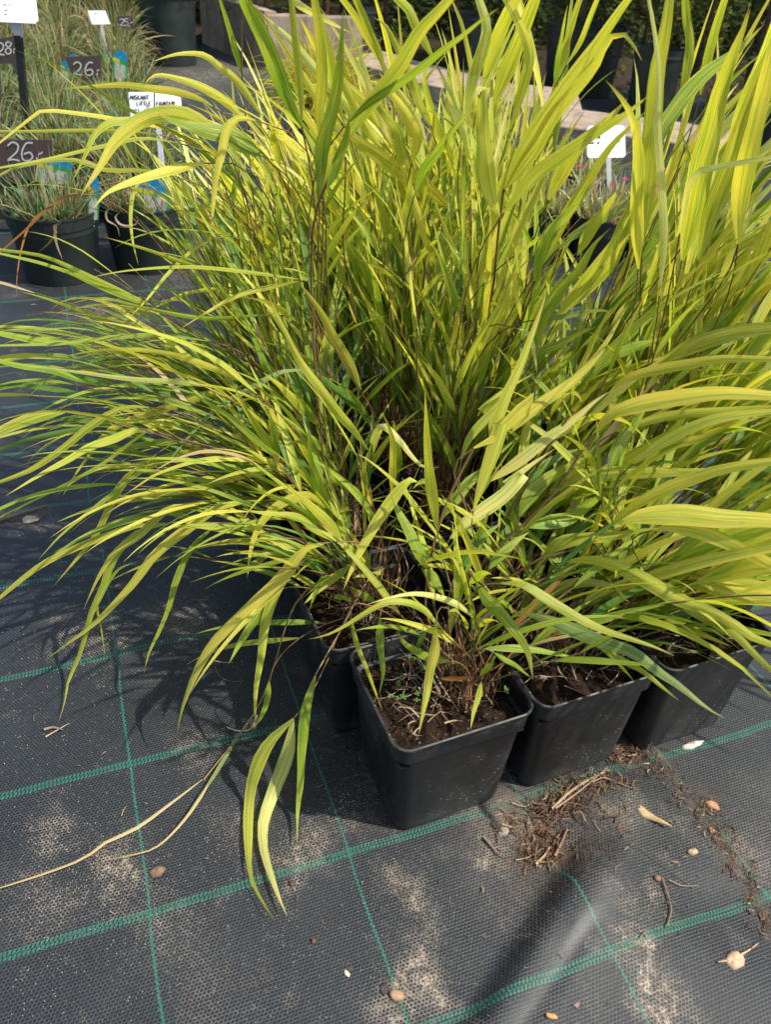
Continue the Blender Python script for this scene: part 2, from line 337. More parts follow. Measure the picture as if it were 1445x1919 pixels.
# ------------------------------------------------------------------ leaves and stems
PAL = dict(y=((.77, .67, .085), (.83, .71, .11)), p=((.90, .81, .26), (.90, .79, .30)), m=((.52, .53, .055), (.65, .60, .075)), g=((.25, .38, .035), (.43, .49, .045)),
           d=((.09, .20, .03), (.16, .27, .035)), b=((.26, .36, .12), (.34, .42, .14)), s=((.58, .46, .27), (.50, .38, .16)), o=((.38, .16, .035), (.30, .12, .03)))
def catmull(P, n):
    P = [np.array(p, dtype=float) for p in P]
    if len(P) == 2: P.insert(1, (P[0]+P[1])/2)
    L = [0]
    for a, b in zip(P, P[1:]): L.append(L[-1]+float(np.linalg.norm(b-a))+1e-9)
    out = []
    for k in range(n):
        s = L[-1]*k/(n-1); i = max(0, min(len(P)-2, next((j for j in range(len(L)-1) if L[j+1] >= s-1e-12), len(P)-2)))
        t = (s-L[i])/(L[i+1]-L[i]); p1, p2 = P[i], P[i+1]
        m1 = (P[i+1]-P[i-1])/(L[i+1]-L[i-1]) if i > 0 else (P[1]-P[0])/(L[1]-L[0])
        m2 = (P[i+2]-P[i])/(L[i+2]-L[i]) if i+2 < len(P) else (P[-1]-P[-2])/(L[-1]-L[-2])
        h = L[i+1]-L[i]; t2, t3 = t*t, t*t*t
        out.append((2*t3-3*t2+1)*p1+(t3-2*t2+t)*h*m1+(-2*t3+3*t2)*p2+(t3-t2)*h*m2)
    return np.array(out)
def wprof(t, tp=.75):
    a = min(1.0, (t/.27)) ; a = .13+.87*math.sin(a*math.pi/2)
    b = 1.0 if t < .28 else max(0.0, 1-((t-.28)/.72)**1.45)**.95
    return a*b
def leaf_mesh(name, C, wid, parent, cols, roll=0.0, fold=.22, twist=0.0, mat=None, wave=0.0, tipbrown=.5, strips=4, rng=random, ref=None):
    n = len(C); T = np.gradient(C, axis=0); T /= (np.linalg.norm(T, axis=1)[:, None]+1e-9)
    V, UV, CC = [], [], []; c0, c1 = np.array(cols[0]), np.array(cols[1]); brown = np.array((.36, .22, .07))
    js = rng.uniform(.86, 1.14); jh = rng.uniform(-.05, .05); ph = rng.uniform(0, 6)
    for i in range(n):
        t = i/(n-1)
        if ref is None: v = C[i]-np.array(CAM); v /= np.linalg.norm(v)
        else: v = np.array(ref)
        s = np.cross(T[i], v); q = np.linalg.norm(s)
        s = s/q if q > .05 else np.array((1., 0, 0))
        nn = np.cross(s, T[i]); a = roll+twist*(t-.3)
        S = s*math.cos(a)+nn*math.sin(a); N = nn*math.cos(a)-s*math.sin(a)
        W = wid*wprof(t)*.5
        off = wave*W*math.sin(t*17+ph)
        for k in range(strips+1):
            x = -1+2*k/strips
            z = fold*abs(x)**1.2*W + (.05*W if strips > 2 and k % 2 else 0) + off*abs(x)*(1 if x > 0 else -.6)
            V.append(C[i]+S*x*W*(1-.5*fold*fold)+N*z); UV.append((.5+.5*x, t*3))
            c = (c0*(1-t)+c1*t)*js; c = c*np.array((1+jh, 1, 1))
            e = max(0, (t-.86)/.14)*tipbrown; CC.append(c*(1-e)+brown*e)
    m = strips+1
    F = [(i*m+k, i*m+k+1, (i+1)*m+k+1, (i+1)*m+k) for i in range(n-1) for k in range(strips)]
    return mesh_obj(name, V, F, mat or M_LEAF, parent, uv=UV, col=CC)
def tube_arrays(C, r0, r1, sides, c0, c1, base=0):
    n = len(C); T = np.gradient(C, axis=0); T /= (np.linalg.norm(T, axis=1)[:, None]+1e-9)
    V, UV, CC, F = [], [], [], []; c0, c1 = np.array(c0), np.array(c1)
    up = np.array((.3, .8, .5)) if abs(T[0][2]) > .8 else np.array((0, 0, 1.))
    for i in range(n):
        t = i/(n-1); s = np.cross(T[i], up); s /= np.linalg.norm(s)+1e-9; q = np.cross(s, T[i]); r = r0+(r1-r0)*t
        for k in range(sides):
            a = 2*math.pi*k/sides; V.append(C[i]+(s*math.cos(a)+q*math.sin(a))*r); UV.append((k/sides, t)); CC.append(c0*(1-t)+c1*t)
    for i in range(n-1):
        for k in range(sides):
            k2 = (k+1) % sides; F.append((base+i*sides+k, base+i*sides+k2, base+(i+1)*sides+k2, base+(i+1)*sides+k))
    return V, UV, CC, F
def stem_mesh(name, C, r0, r1, parent, c0=(.20, .11, .045), c1=(.10, .04, .045), sides=6):
    V, UV, CC, F = tube_arrays(C, r0, r1, sides, c0, c1)
    return mesh_obj(name, V, F, M_STEM, parent, uv=UV, col=CC)
def blades_obj(name, parent, blades, mat, strips=1, label=None, kind='stuff'):
    """many fine blades joined: blades = list of (C array, width, col0, col1)"""
    V, F, UV, CC = [], [], [], []; base = 0
    for C, wid, c0, c1 in blades:
        n = len(C); c0 = np.array(c0); c1 = np.array(c1)
        d = C[-1]-C[0]; s = np.cross(d, (0.2, .1, 1.)); q = np.linalg.norm(s); s = s/q if q > 1e-4 else np.array((1., 0, 0))
        a = random.uniform(0, math.pi); u = np.cross(d/(np.linalg.norm(d)+1e-9), s); s = s*math.cos(a)+u*math.sin(a)
        ru = random.random()
        for i in range(n):
            t = i/(n-1); W = wid*.5*(1-t**2.2*.96)
            V += [C[i]-s*W, C[i]+s*W]; UV += [(ru, t), (ru+.3, t)]; c = c0*(1-t)+c1*t; CC += [c, c]
        F += [(base+2*i, base+2*i+1, base+2*i+3, base+2*i+2) for i in range(n-1)]; base += 2*n
    o = mesh_obj(name, V, F, mat, parent, uv=UV, col=CC)
    return tag(o, label=label, kind=kind)

# ------------------------------------------------------------------ square nursery pots
AX, BX = Vector((math.cos(R_(24.6)), math.sin(R_(24.6)), 0)), Vector((-math.sin(R_(24.6)), math.cos(R_(24.6)), 0))
PA, PB, PHT = .197, .183, .200           # rim side lengths and height
def rsq(hx, hy, r, z, seg=5):
    out = []
    for cx, cy, a0 in ((hx-r, hy-r, 0), (-hx+r, hy-r, 90), (-hx+r, -hy+r, 180), (hx-r, -hy+r, 270)):
        for k in range(seg+1):
            a = R_(a0+90*k/seg); out.append((cx+r*math.cos(a), cy+r*math.sin(a), z))
    return out
def rot25(v): return AX*v[0]+BX*v[1]+Vector((0, 0, v[2]))
POTV = None
def pot_mesh():
    prof = [(.076, .003, .016), (.078, .0, .018), (.0795, .006, .018), (.0895, .163, .020), (.0900, .1655, .020), (.0945, .168, .021), (.0960, .194, .022), (.0982, .1955, .022), (.0985, .1995, .022), (.0965, .2005, .021),
            (.0945, .199, .020), (.0925, .170, .020), (.0880, .166, .019), (.0850, .12, .018)]
    V = []; 
    for h, z, r in prof: V += [rot25(v) for v in rsq(h, h*PB/PA, r, z)]
    m = 24; F = []
    for i in range(len(prof)-1):
        for k in range(m): k2 = (k+1) % m; F.append((i*m+k, i*m+k2, (i+1)*m+k2, (i+1)*m+k))
    F.append(tuple(range(m))[::-1])
    me = bpy.data.meshes.new('pot'); me.from_pydata([tuple(v) for v in V], [], F); me.materials.append(M_POT)
    me.polygons.foreach_set('use_smooth', [True]*len(F)); me.update()
    bm = bmesh.new(); bm.from_mesh(me)
    for e_ in bm.edges:
        if len(e_.link_faces) == 2 and e_.calc_face_angle(0) > R_(38): e_.smooth = False
    bm.to_mesh(me); bm.free()
    return me
POT_ME = pot_mesh()
def soil_mesh(seed):
    n = 45; V = []; F = []; lv = .158+.006*(seed % 3)
    for j in range(n):
        for i in range(n):
            u, v = -1+2*i/(n-1), -1+2*j/(n-1); p = rot25((u*.0885, v*.0885*PB/PA, 0))
            z = lv + .010*noise.noise(Vector((p.x*38+seed*5, p.y*38, seed))) + .006*noise.noise(Vector((p.x*110, p.y*110+seed*3, 2.))) + .005*abs(noise.noise(Vector((p.x*260, p.y*260+seed*3, 5.)))) + .012*math.exp(-(u*u+v*v)/.3)
            V.append((p.x, p.y, z))
    for j in range(n-1):
        for i in range(n-1): F.append((j*n+i, j*n+i+1, (j+1)*n+i+1, (j+1)*n+i))
    me = bpy.data.meshes.new('soil'); me.from_pydata(V, [], F); me.materials.append(M_SOIL); me.polygons.foreach_set('use_smooth', [True]*len(F)); me.update()
    return me
P00 = Vector((.084, .728, 0))
def pot_xy(i, j): return P00+AX*(.2*i)+BX*(.186*j)
LAB = {
 (0, 0): 'square black pot of golden grass nearest the camera, standing on the green band',
 (1, 0): 'potted golden grass, middle one of the three front pots, peat and stubble showing',
 (2, 0): 'potted golden grass in the rightmost front pot, blades drooping right over its rim',
 (0, 1): 'golden grass pot behind the front one, its long shoots hanging left onto the cloth',
 (1, 1): 'golden grass pot of the second row, hemmed in behind two front pots',
 (2, 1): 'golden grass pot at the right of the second row, broad yellow blades arching right',
 (0, 2): 'golden grass pot at the left of the third row with brown leaning culms',
 (1, 2): 'golden grass pot in the middle of the third row, dark rim between green stems',
 (2, 2): 'golden grass pot at the right of the third row under dense striped blades',
 (0, 3): 'golden grass pot at the left of the fourth row, shoots swept flat left',
 (1, 3): 'golden grass pot in the middle of the fourth row below tall crossing blades',
 (2, 3): 'golden grass pot at the right of the fourth row with tall upright blades',
 (0, 4): 'golden grass pot at the back left corner, thin green blades fanning left',
 (1, 4): 'golden grass pot in the middle of the back row with pale cream blades',
 (2, 4): 'golden grass pot at the back right corner, blades reaching up before the hedge'}
PLANT = {}; CR_ = {}
for (i, j), lab in LAB.items():
    c = pot_xy(i, j); c = c+Vector((random.uniform(-.004, .004), random.uniform(-.004, .004), 0)) if (i, j) != (0, 0) else c
    if (i, j) == (0, 1): c = c-AX*.024
    z = hz(c.x, c.y)
    t = empty('potted_plant', (c.x, c.y, z+.001), label=lab, cat='potted grass', group='golden grasses in square black pots', kind='thing')
    PLANT[(i, j)] = t
    CROWNK = {(0, 0): (.035, .032), (1, 0): (.0, .03), (2, 0): (-.02, .03), (0, 1): (.0, .03)}.get((i, j), (0, 0)); CR_.update({t.name: CROWNK})
    for nm, me in (('pot', POT_ME), ('soil', soil_mesh(i*7+j))):
        o = bpy.data.objects.new(nm, me); COL.objects.link(o); o.parent = t
def soilz(t): return t.location.z+.168
CROWN = CR_
def root_pt(t, r=.045, lean=None):
    cx_, cy_ = CROWN.get(t.name, (0, 0)); a = random.uniform(0, 2*math.pi); q = r*math.sqrt(random.random()); p = Vector((t.location.x+cx_+q*math.cos(a), t.location.y+cy_+q*math.sin(a), soilz(t)-.004))
    return p

# traced blades:  plant | colour | width | Yroot Ytip | tile points ...     (first point = where the blade leaves its culm)
TILE = dict(A=(0, 0, 3.010), B=(360, 0, 2.676), C=(880, 0, 2.5575), D=(0, 500, 2.580), E=(450, 560, 2.627), F=(900, 560, 2.651), G=(560, 1000, 2.89), H=(945, 1050, 2.89),
            I=(0, 1050, 2.209), J=(560, 0, 4.25), K=(860, 0, 2.470), L=(0, 0, 4.817), N=(960, 300, 4.797), O=(0, 900, 3.6125), Q=(200, 100, 5.996))
TR = """
01 y O75 .95 .84 D1240,1130 1060,1160 940,1240 O1050,500 900,700 650,960 450,1110 290,1230
02 y D46 1.02 .98 D1400,990 1200,1000 900,1080 700,1105 540,1110
03 y D44 1.15 1.0 D1180,575 1000,620 820,680 640,740 520,800 440,900 360,1010 300,1110
03 b D28 1.1 .98 E340,350 200,360 0,470 D1050,680 930,800 830,920 730,1040
02 m D24 1.05 .98 D980,880 860,910 640,960 470,980 350,1040 260,1120
02 y D26 1.0 .93 D1350,960 1200,935 1000,930 760,1000 650,1070 560,1130
02 m D46 1.04 .92 D1000,880 880,900 700,970 600,1040 540,1140 460,1300 380,1400 260,1540
01 m O52 .98 .86 O1130,290 900,310 700,380 500,460 330,540 180,640 0,790
01 y O58 .97 .87 O1320,165 1150,190 1050,260 930,380 780,480 700,590 640,700 560,880
01 m O56 .95 .82 O1150,290 950,340 820,450 740,580 690,740 620,880 570,1060 520,1220 460,1350 430,1520 385,1660
01 g O50 .94 .82 O1445,320 1350,400 1270,510 1190,690 1140,870 1060,1060 1010,1160 970,1310
01 m O26 .95 .88 O900,560 800,600 700,740 650,830 680,1000 715,1240
01 y E75 .84 .72 E410,1205 320,1230 250,1310 180,1400 I900,320 820,440 770,560 745,640 732,720
01 m I46 .84 .72 I1237,20 1150,120 1100,250 1080,400 1060,520 1055,600 1055,705
01 g I42 .82 .76 I1110,160 1060,240 1000,330 945,430
01 s I15 .76 .64 I840,905 700,1010 560,1110 430,1170 350,1230 200,1290 0,1355
01 s I13 .76 .66 I880,890 830,980 740,1100 640,1190 540,1220 410,1247
01 b I17 .76 .70 I980,740 930,820 860,930 780,1040
01 g I28 .78 .74 I1115,500 1100,600 1060,680 1030,700
01 y I56 .70 .60 I1215,655 1110,760 1050,890 1030,1000 1025,1150 1040,1320 1090,1420 1140,1497
01 p I64 .70 .61 I1213,655 1190,800 1130,960 1090,1080 1090,1190 1120,1300 1160,1410 1190,1477
01 g G62 .72 .62 G90,765 40,950 20,1150 10,1350 -5,1500 -10,1690
00 m G42 .68 .64 G760,510 690,420 600,375 480,370 360,430 250,500 150,550 50,573
00 y G58 .67 .60 G740,490 735,620 710,740 690,880 670,980 650,1090
00 p G40 .72 .66 G950,460 870,390 740,340 620,325 500,345 370,383
00 m H60 .70 .64 H-20,125 100,130 250,220 400,310 550,380 700,430 820,470 930,520
10 b H80 .76 .64 H95,290 200,310 350,370 520,440 700,500 830,600 950,680 1100,800 1210,862
10 m H40 .76 .68 H480,430 600,520 750,600 850,680 960,770
20 y H86 .82 .66 H330,10 480,0 620,40 780,120 930,210 1100,270 1250,350 1350,420 1445,455
20 m H52 .80 .68 H860,160 940,230 1100,320 1250,400 1350,500 1445,590
20 m H52 .84 .72 H670,235 780,240 880,300 1000,370 1120,420 1240,470
10 p H66 .84 .78 H240,200 350,135 480,122 600,150 665,215
00 g G72 .72 .66 G960,260 1020,360 1090,430 1180,540 1240,640 1270,790
00 g G60 .74 .70 G700,190 790,340
00 g E64 .74 .78 E925,1335 870,1220 820,1120 770,1030 735,940
00 m E60 .74 .70 E970,1140 950,1000 930,850 920,700 915,580 910,445
01 y E66 .80 .72 E870,900 850,885 800,920 720,1030 660,1120 600,1230 550,1330 505,1440
02 p E44 1.0 .9 E640,800 670,665 705,625 780,690 850,780 910,830 990,826
02 y E54 1.0 .92 E630,745 560,650 480,560 400,450 330,360 270,270 220,160 170,60 120,-60
03 y E60 1.12 1.0 E595,460 560,370 520,290 460,190 410,90 350,0 280,-90
03 m E56 1.1 1.02 E415,635 330,560 260,490 200,430 110,360
02 m E42 1.0 .95 E190,800 130,700 60,600 0,500 -40,400
02 g E46 1.0 .96 E185,790 170,690 150,600 140,530
03 d E44 1.1 1.05 E640,590 540,500 440,420 330,340 250,300
01 g E52 .95 .92 E480,1085 430,1020 400,950 370,870 345,780 335,640
01 y E54 .90 .88 E500,1190 440,1110 370,1040 300,980 210,900
01 m E40 .90 .85 E450,1190 350,1120 280,1070 180,1060 80,1050 0,1030
01 y E52 .92 .84 E420,1030 350,975 300,970 200,1010 130,1070 80,1150 50,1250 35,1380
02 y E34 1.0 .95 E240,855 180,810 90,790 0,790 D1100,930 940,950
01 b E46 .92 .86 E195,1185 160,1200 120,1260 60,1310 0,1345
02 g E28 .95 .92 E620,925 605,870 615,820 627,750
01 m E40 .90 .86 E745,960 750,830 750,700 735,640 700,560
10 m E54 .82 .80 E1085,1340 1130,1250 1170,1180 1230,1040
10 p E80 .80 .86 E1035,1180 1100,1110 1200,1040 1300,970 1400,860 F120,930 250,830 380,740
10 g E62 .84 .92 E1000,1075 1070,980 1130,900 1200,850 F100,760 200,680
10 y E86 .82 .95 E1150,735 1230,700 1330,600 1445,500 F130,640 300,520 470,400 600,260 700,90 745,20
10 m E52 .86 .95 E1090,790 1120,700 1200,600 1300,500 F0,560 130,450 270,370
10 y E80 .80 .92 E1150,1040 1200,880 1250,740 1290,600 F50,700 130,480 200,330 260,170 320,0 340,-80
10 p F64 .86 .92 F40,910 200,800 350,680 470,600 560,520 640,460
20 y F96 .86 .80 F575,665 640,580 760,530 900,500 1050,480 1200,465 1445,480 1540,490
20 m F54 .88 .84 F680,660 800,620 900,590 1050,570 1200,560 1445,540
11 m F80 .90 .84 F395,955 460,900 600,870 800,860 1000,860 1180,850 1300,860
20 y F70 .82 .76 F660,1110 750,1040 900,960 1050,900 1200,850 1445,810 1560,795
20 y F118 .80 .74 F665,1115 800,1080 1000,1070 1200,1090 1445,1100 1600,1120
10 m F70 .82 .78 F310,1280 380,1220 500,1190 650,1180 800,1150 900,1140
20 y F80 .80 .70 F860,1150 950,1135 1100,1160 1250,1220 1445,1320 1540,1370
10 g F80 .84 .90 F245,1135 330,1110 450,1080 560,1000 700,900
10 g F80 .86 .92 F196,1080 250,980 330,900 450,830 560,770
11 d F54 .90 .96 F200,990 280,860 400,780 520,740
20 g F94 .82 .78 F720,1480 850,1400 1000,1290 1200,1210 1445,1140
20 y F96 .78 .70 F1090,1400 1200,1370 1330,1330 1445,1320 1560,1330
20 y F120 .78 .70 F1085,1405 1200,1420 1350,1450 1445,1460 1600,1500
11 m F84 .98 .88 F880,330 1000,260 1120,210 1300,160 1445,145 1560,150
11 y F58 .96 .86 F640,470 720,400 850,360 1000,330 1200,300 1445,300
21 p F62 .98 .95 F340,700 500,600 650,480 800,370 970,255
11 m F66 .92 .82 F450,980 650,850 800,760 1000,660 1200,600 1445,540
20 g F74 .84 .88 F640,850 700,720 770,620 840,520
20 m F60 .82 .78 F760,820 900,720 1050,640 1200,590 1440,560
21 g F70 .98 1.0 F540,380 640,290 760,240 860,215 960,170
21 m F70 .95 .9 F700,900 820,800 960,720 1100,690 1300,600
03 g B90 1.0 .80 B550,640 480,500 420,350 360,200 300,80 260,0 235,-70
03 m B46 1.0 .84 B550,620 545,450 530,300 515,150 500,0 492,-80
03 m B62 1.04 .92 B645,720 635,560 650,400 640,200 612,-10 600,-60
03 g B76 1.0 .90 B640,990 645,850 655,730 700,570 735,400 750,200 757,50
13 m J84 1.1 1.0 J370,1000 300,800 250,500 190,250 110,0 90,-60
02 m J136 .98 .80 J320,1200 480,930 620,750 800,520 950,260 1100,100 1190,0 1240,-60
02 g J74 .97 .78 J360,1010 550,830 750,700 950,560 1150,400 1300,290 1445,170 1600,60
02 g J90 .98 .95 J225,1500 290,1330 340,1200 385,1060 400,900
04 y B84 1.35 1.15 B1310,1060 1200,960 1100,890 1000,830 900,760 780,680 640,590 520,520
04 p J60 1.2 1.1 J-140,-90 0,40 120,110 250,180 430,270
14 p B66 1.35 1.2 B960,720 860,620 770,520 700,440 600,330 520,230 450,160 380,100 305,25
14 y B84 1.35 1.25 B940,640 850,520 760,440 680,330 600,200 530,70
13 g B54 1.1 .98 B1115,980 1160,850 1230,760 1300,660 1380,570 1445,520
13 m B48 1.15 1.1 B1085,1160 1080,1050 1090,950 1105,840
14 y J114 1.25 1.1 J900,1300 940,1120 900,1000 800,820 720,720 640,560
14 m J104 1.3 1.15 J890,1400 820,1200 780,1050 700,930 630,830 540,690
14 y J84 1.35 1.2 J680,1210 560,1050 450,850 350,650 240,400 190,200
14 p J114 1.4 1.3 J740,1150 680,1000 620,850 530,650 430,430
14 p J74 1.35 1.25 J1020,1180 960,1010 880,850 790,720 660,560
24 p J90 1.4 1.25 J1400,1400 1300,1100 1250,900 1180,680 1100,510
24 p J80 1.35 1.2 J1330,1050 1350,800 1400,560 1460,330 1500,180
24 m J90 1.4 1.3 J1240,1400 1150,1150 1060,900 1010,700 980,480
14 m J90 1.3 1.2 J1050,1000 960,800 900,620 820,450 760,330 690,200 600,140
14 m J70 1.3 1.15 J700,620 640,420 560,250 520,140 455,0 440,-60
14 y J66 1.32 1.2 J720,600 620,420 540,290 440,120 350,0 300,-60
24 m J84 1.4 1.3 J1080,480 1000,330 930,200 880,80 790,-10
13 y C108 1.1 1.0 C145,1040 100,920 75,750 65,600 65,480 80,415 40,430 0,520
13 m C78 1.1 .95 C170,905 230,760 330,600 420,470 520,330 620,200 700,80 760,0 800,-60
13 y C74 1.1 .96 C180,900 300,740 400,560 500,440 600,320 660,200 720,155 770,190 830,295
12 g N124 1.02 .92 N205,1090 250,900 350,650 480,500 600,380 720,200
12 m C88 1.02 .90 C165,1020 300,850 450,740 600,640 700,580 760,540 870,450
23 m C62 1.15 1.05 C330,1300 450,1050 560,880 680,700 780,600 860,520
11 y C74 .95 .88 C810,1290 800,1000 810,800 800,650 770,540 720,460 650,380
21 m C118 1.0 .88 C830,1180 850,900 880,600 900,350 940,150 960,0 965,-70
21 p C46 .95 .86 C912,1420 935,1150 925,900 905,600 910,350 890,150 862,0 850,-60
21 m C150 1.02 .88 C1020,1250 1070,1000 1110,800 1160,620 1200,450 1260,270 1310,150 1350,40
22 b C96 1.05 .92 C890,760 930,620 980,540 1060,430 1150,340 1250,270 1330,200 1410,120
21 p C34 .9 .82 C1010,1120 1040,940 1060,870 1100,820 1200,800 1300,780 1445,755 1520,745
21 y C120 .98 .84 C1290,1170 1300,950 1350,700 1400,500 1445,300 1480,120
22 m C104 1.05 .9 C1240,760 1290,600 1350,450 1400,330 1445,200 1490,60
21 m C118 1.0 .9 C1100,1250 1170,1000 1250,800 1310,600 1380,400 1440,250
22 m C48 1.1 1.0 C1000,500 1040,370 1060,200 1045,100 1035,-20
22 m K46 1.1 1.0 K1120,440 1160,250 1200,100 1235,-10
23 m K34 1.2 1.1 K430,440 470,300 520,130 560,0 590,-60
23 g K28 1.2 1.1 K445,420 455,300 480,150 505,20
23 m K28 1.2 1.1 K500,300 560,200 600,100 640,0
24 m K84 1.3 1.15 K110,400 160,230 220,80 270,-20
24 m K96 1.3 1.15 K150,500 230,300 290,150 350,0
24 y K54 1.25 1.15 K240,600 300,400 330,260 300,150 250,50 215,-10
24 p K62 1.3 1.2 K30,540 70,350 115,220 130,120 95,0
24 p K68 1.3 1.25 K85,810 50,660 0,550 -50,460
13 m N40 1.1 1.0 N20,860 150,770 280,680 430,590
12 b N66 1.05 .95 N420,800 530,700 700,600 850,520 1000,400 1120,270
12 m N114 1.0 .92 N590,860 700,650 800,500 900,350 990,230
11 m N128 1.0 .92 N440,1390 550,1250 750,1080 850,980 950,800 1080,640
12 g N134 1.0 .94 N210,1700 300,1400 450,1150 600,1000 750,750 900,600
11 m N114 1.0 .92 N400,1400 600,1150 750,950 900,750 1090,440
12 b N52 1.0 .92 N240,1430 400,1420 600,1380 800,1350 960,1390
12 g N90 1.02 .98 N170,1880 280,1720 420,1660 600,1560 760,1500
12 p N50 1.0 .96 N60,1520 130,1550 180,1650 200,1760 225,1919
23 m C90 1.15 1.05 C380,960 440,830 520,700 640,600 760,470
22 m C100 1.1 1.0 C640,1350 720,1150 800,960 860,830
03 y Q110 1.15 1.05 Q1560,760 1400,600 1250,480 1000,350 700,260 560,240 480,280 415,355
03 y A104 1.12 1.0 A1300,760 1180,720 1050,660 900,650 780,690 650,800 570,930 450,1110
04 y A44 1.25 1.15 A1200,600 1130,560 1000,520 850,500 700,480 500,490 320,505
03 g A112 1.12 1.05 A1480,880 1300,770 1150,730 1000,690 880,640
04 y A48 1.3 1.2 A1480,660 1330,450 1230,370 1150,310 1000,305 850,350
03 y A54 1.1 1.02 A1445,680 1340,665 1280,720 1250,850 1215,1000 1195,1200 1185,1365
03 m A46 1.1 1.02 A850,650 720,680 620,690 530,760 480,870 400,1035
04 y A26 1.2 1.05 A1000,740 700,680 450,640 230,625 150,680 0,800
03 m A24 1.15 1.0 A1000,805 800,780 550,830 250,900 0,945
04 g A24 1.25 1.0 A1445,1150 1100,820 800,660 500,480 300,360 70,280
03 y A58 1.1 1.0 A1150,920 1000,950 850,990 700,1040 600,1090 520,1180
04 m A24 1.3 1.2 A830,1000 760,1060 735,1200 745,1350 780,1500
03 m A26 1.15 1.0 A1250,1560 1000,1470 800,1400 580,1335
03 m A32 1.1 .95 A850,1720 500,1560 250,1450 0,1410 -60,1400
03 g A26 1.1 .95 A830,1740 550,1600 250,1490 0,1430
04 o A15 1.2 1.1 A560,1050 470,1090 370,1110 250,1190 150,1290 0,1420
04 o A12 1.2 1.1 A280,1160 170,1260 120,1400 95,1550 90,1680
04 m A22 1.25 1.1 A900,760 700,740 450,735 200,740 0,740
04 m A22 1.2 1.05 A1180,1360 1100,1400 950,1540 830,1686 720,1800
04 m A26 1.2 1.1 A1000,1000 800,960 600,960 400,900 100,940 0,985
03 g D34 1.1 .98 D720,185 600,140 450,80 270,0
03 g D24 1.1 1.0 D1010,360 850,335 700,330 550,340 300,370 0,380
03 g D38 1.1 .98 D440,385 330,360 220,365 120,345 0,322
03 y D34 1.1 1.0 D1220,580 1050,500 850,430 650,400 480,405 270,440
02 p D28 1.05 .95 D1100,590 900,560 650,545 450,520 250,495 60,485
02 g D36 1.05 .94 D480,575 380,545 250,500 100,480 0,455
02 m D38 1.02 .92 D310,700 200,710 100,740 0,785 -60,810
02 m D28 1.02 .92 D315,705 150,750 0,805
02 m D38 1.0 .9 D720,680 600,680 450,760 300,880 150,980 0,1040
02 m D44 1.0 .88 D745,795 650,790 550,830 430,870 330,930 200,1000 20,1110
02 m D18 1.0 .88 D840,720 700,800 500,950 300,1060 100,1160 0,1210
02 d D26 1.02 .92 D500,760 350,790 200,820 0,880
02 g D24 1.0 .86 D760,900 600,1050 450,1170 300,1290 180,1420
03 m D20 1.15 1.0 D1445,60 1150,20 900,0 600,20 400,60
03 g D22 1.15 1.0 D1300,230 1000,250 700,200 480,150 300,190
04 m D20 1.3 1.15 D1100,100 900,130 740,200 670,220
03 y D26 1.1 1.0 D1445,70 1300,100 1150,140 1000,220 870,300
00 g G46 .70 .66 G440,450 440,600 455,750 435,880
00 m G30 .70 .66 G280,450 310,590 370,740 430,900 455,960
00 g G48 .72 .70 G825,690 740,685 640,640 570,590 530,520
00 d G34 .72 .70 G640,625 670,560 700,500
00 o G28 .71 .69 G770,785 850,785 960,780
00 m G34 .70 .66 G990,800 975,880 950,960 930,1065
00 g G34 .72 .70 G980,770 1040,710 1060,650
00 g G30 .72 .72 G1060,645 1130,690 1170,710 1270,790
01 g G44 .84 .82 G410,365 340,330 275,285
01 g G34 .84 .82 G360,230 375,150 365,80
01 g G32 .84 .80 G185,345 240,345 295,375
01 m G50 .86 .80 G280,175 200,230 110,300 25,385
01 m G40 .86 .82 G460,185 420,220 340,225 290,240
00 d G60 .78 .82 G870,190 920,120 1000,20 1100,-60
10 g G60 .78 .82 G1030,190 1100,110 1180,40 1250,-10
10 d F70 .84 .90 F90,1240 180,1100 200,1010
01 g E40 .95 .92 E620,990 540,930 450,880 410,770
02 g E50 1.0 .97 E780,860 770,740 755,590
"""
STEMS = """
03 g2 B550,640 580,780 605,930 620,1100 665,1290 | .98 1.1
02 b3 J320,1200 280,1300 230,1450 130,1700 B600,1250 | .98 1.02
13 b2 B770,790 765,1000 755,1200 | 1.05 1.12
13 b3 C165,910 150,1020 130,1200 110,1400 | 1.1 1.15
03 p2 D720,185 850,270 1000,360 1300,520 | 1.1 1.2
03 p2 D440,385 640,460 850,540 1200,620 1445,720 | 1.1 1.18
02 p2 D480,575 600,590 850,640 1100,720 1400,830 | 1.05 1.1
02 p2 D310,700 500,740 700,800 1000,870 1300,950 | 1.02 1.06
02 p2 D745,795 900,840 1150,900 1400,940 | 1.0 1.05
00 b3 F575,670 520,740 440,860 380,950 280,1060 150,1180 0,1330 | .85 .83
00 b3 F465,560 380,670 320,780 240,900 150,1050 90,1200 60,1320 | .90 .86
00 b3 F660,1115 580,1175 450,1250 300,1290 150,1380 0,1440 | .80 .82
11 b2 F975,280 940,330 860,430 700,650 640,770 | .98 .95
00 b3 H670,235 520,290 400,350 250,400 120,470 0,540 | .82 .78
20 b2 F1090,1400 950,1400 800,1430 | .8 .86
00 b3 E1150,735 1100,830 1050,930 990,1080 930,1330 | .82 .78
01 s2 G310,360 240,500 160,640 90,765 | .8 .72
01 s2 I1237,160 1190,250 1120,480 1060,620 960,760 840,910 | .82 .76
01 b2 E600,1205 500,1195 400,1205 | .86 .84
01 s2 D1400,1300 1200,1250 900,1235 800,1240 | .9 .95
02 b2 E320,-20 420,180 510,300 590,450 650,560 | 1.02 1.1
12 b2 E870,150 870,350 880,500 880,700 | 1.05 1.12
13 b3 B1060,1400 1100,1330 1140,1260 | 1.1 1.15
22 b2 C1290,1170 1250,1290 1180,1400 | .98 1.02
23 b2 C310,1330 330,1250 420,1130 470,1050 | 1.1 1.15
"""
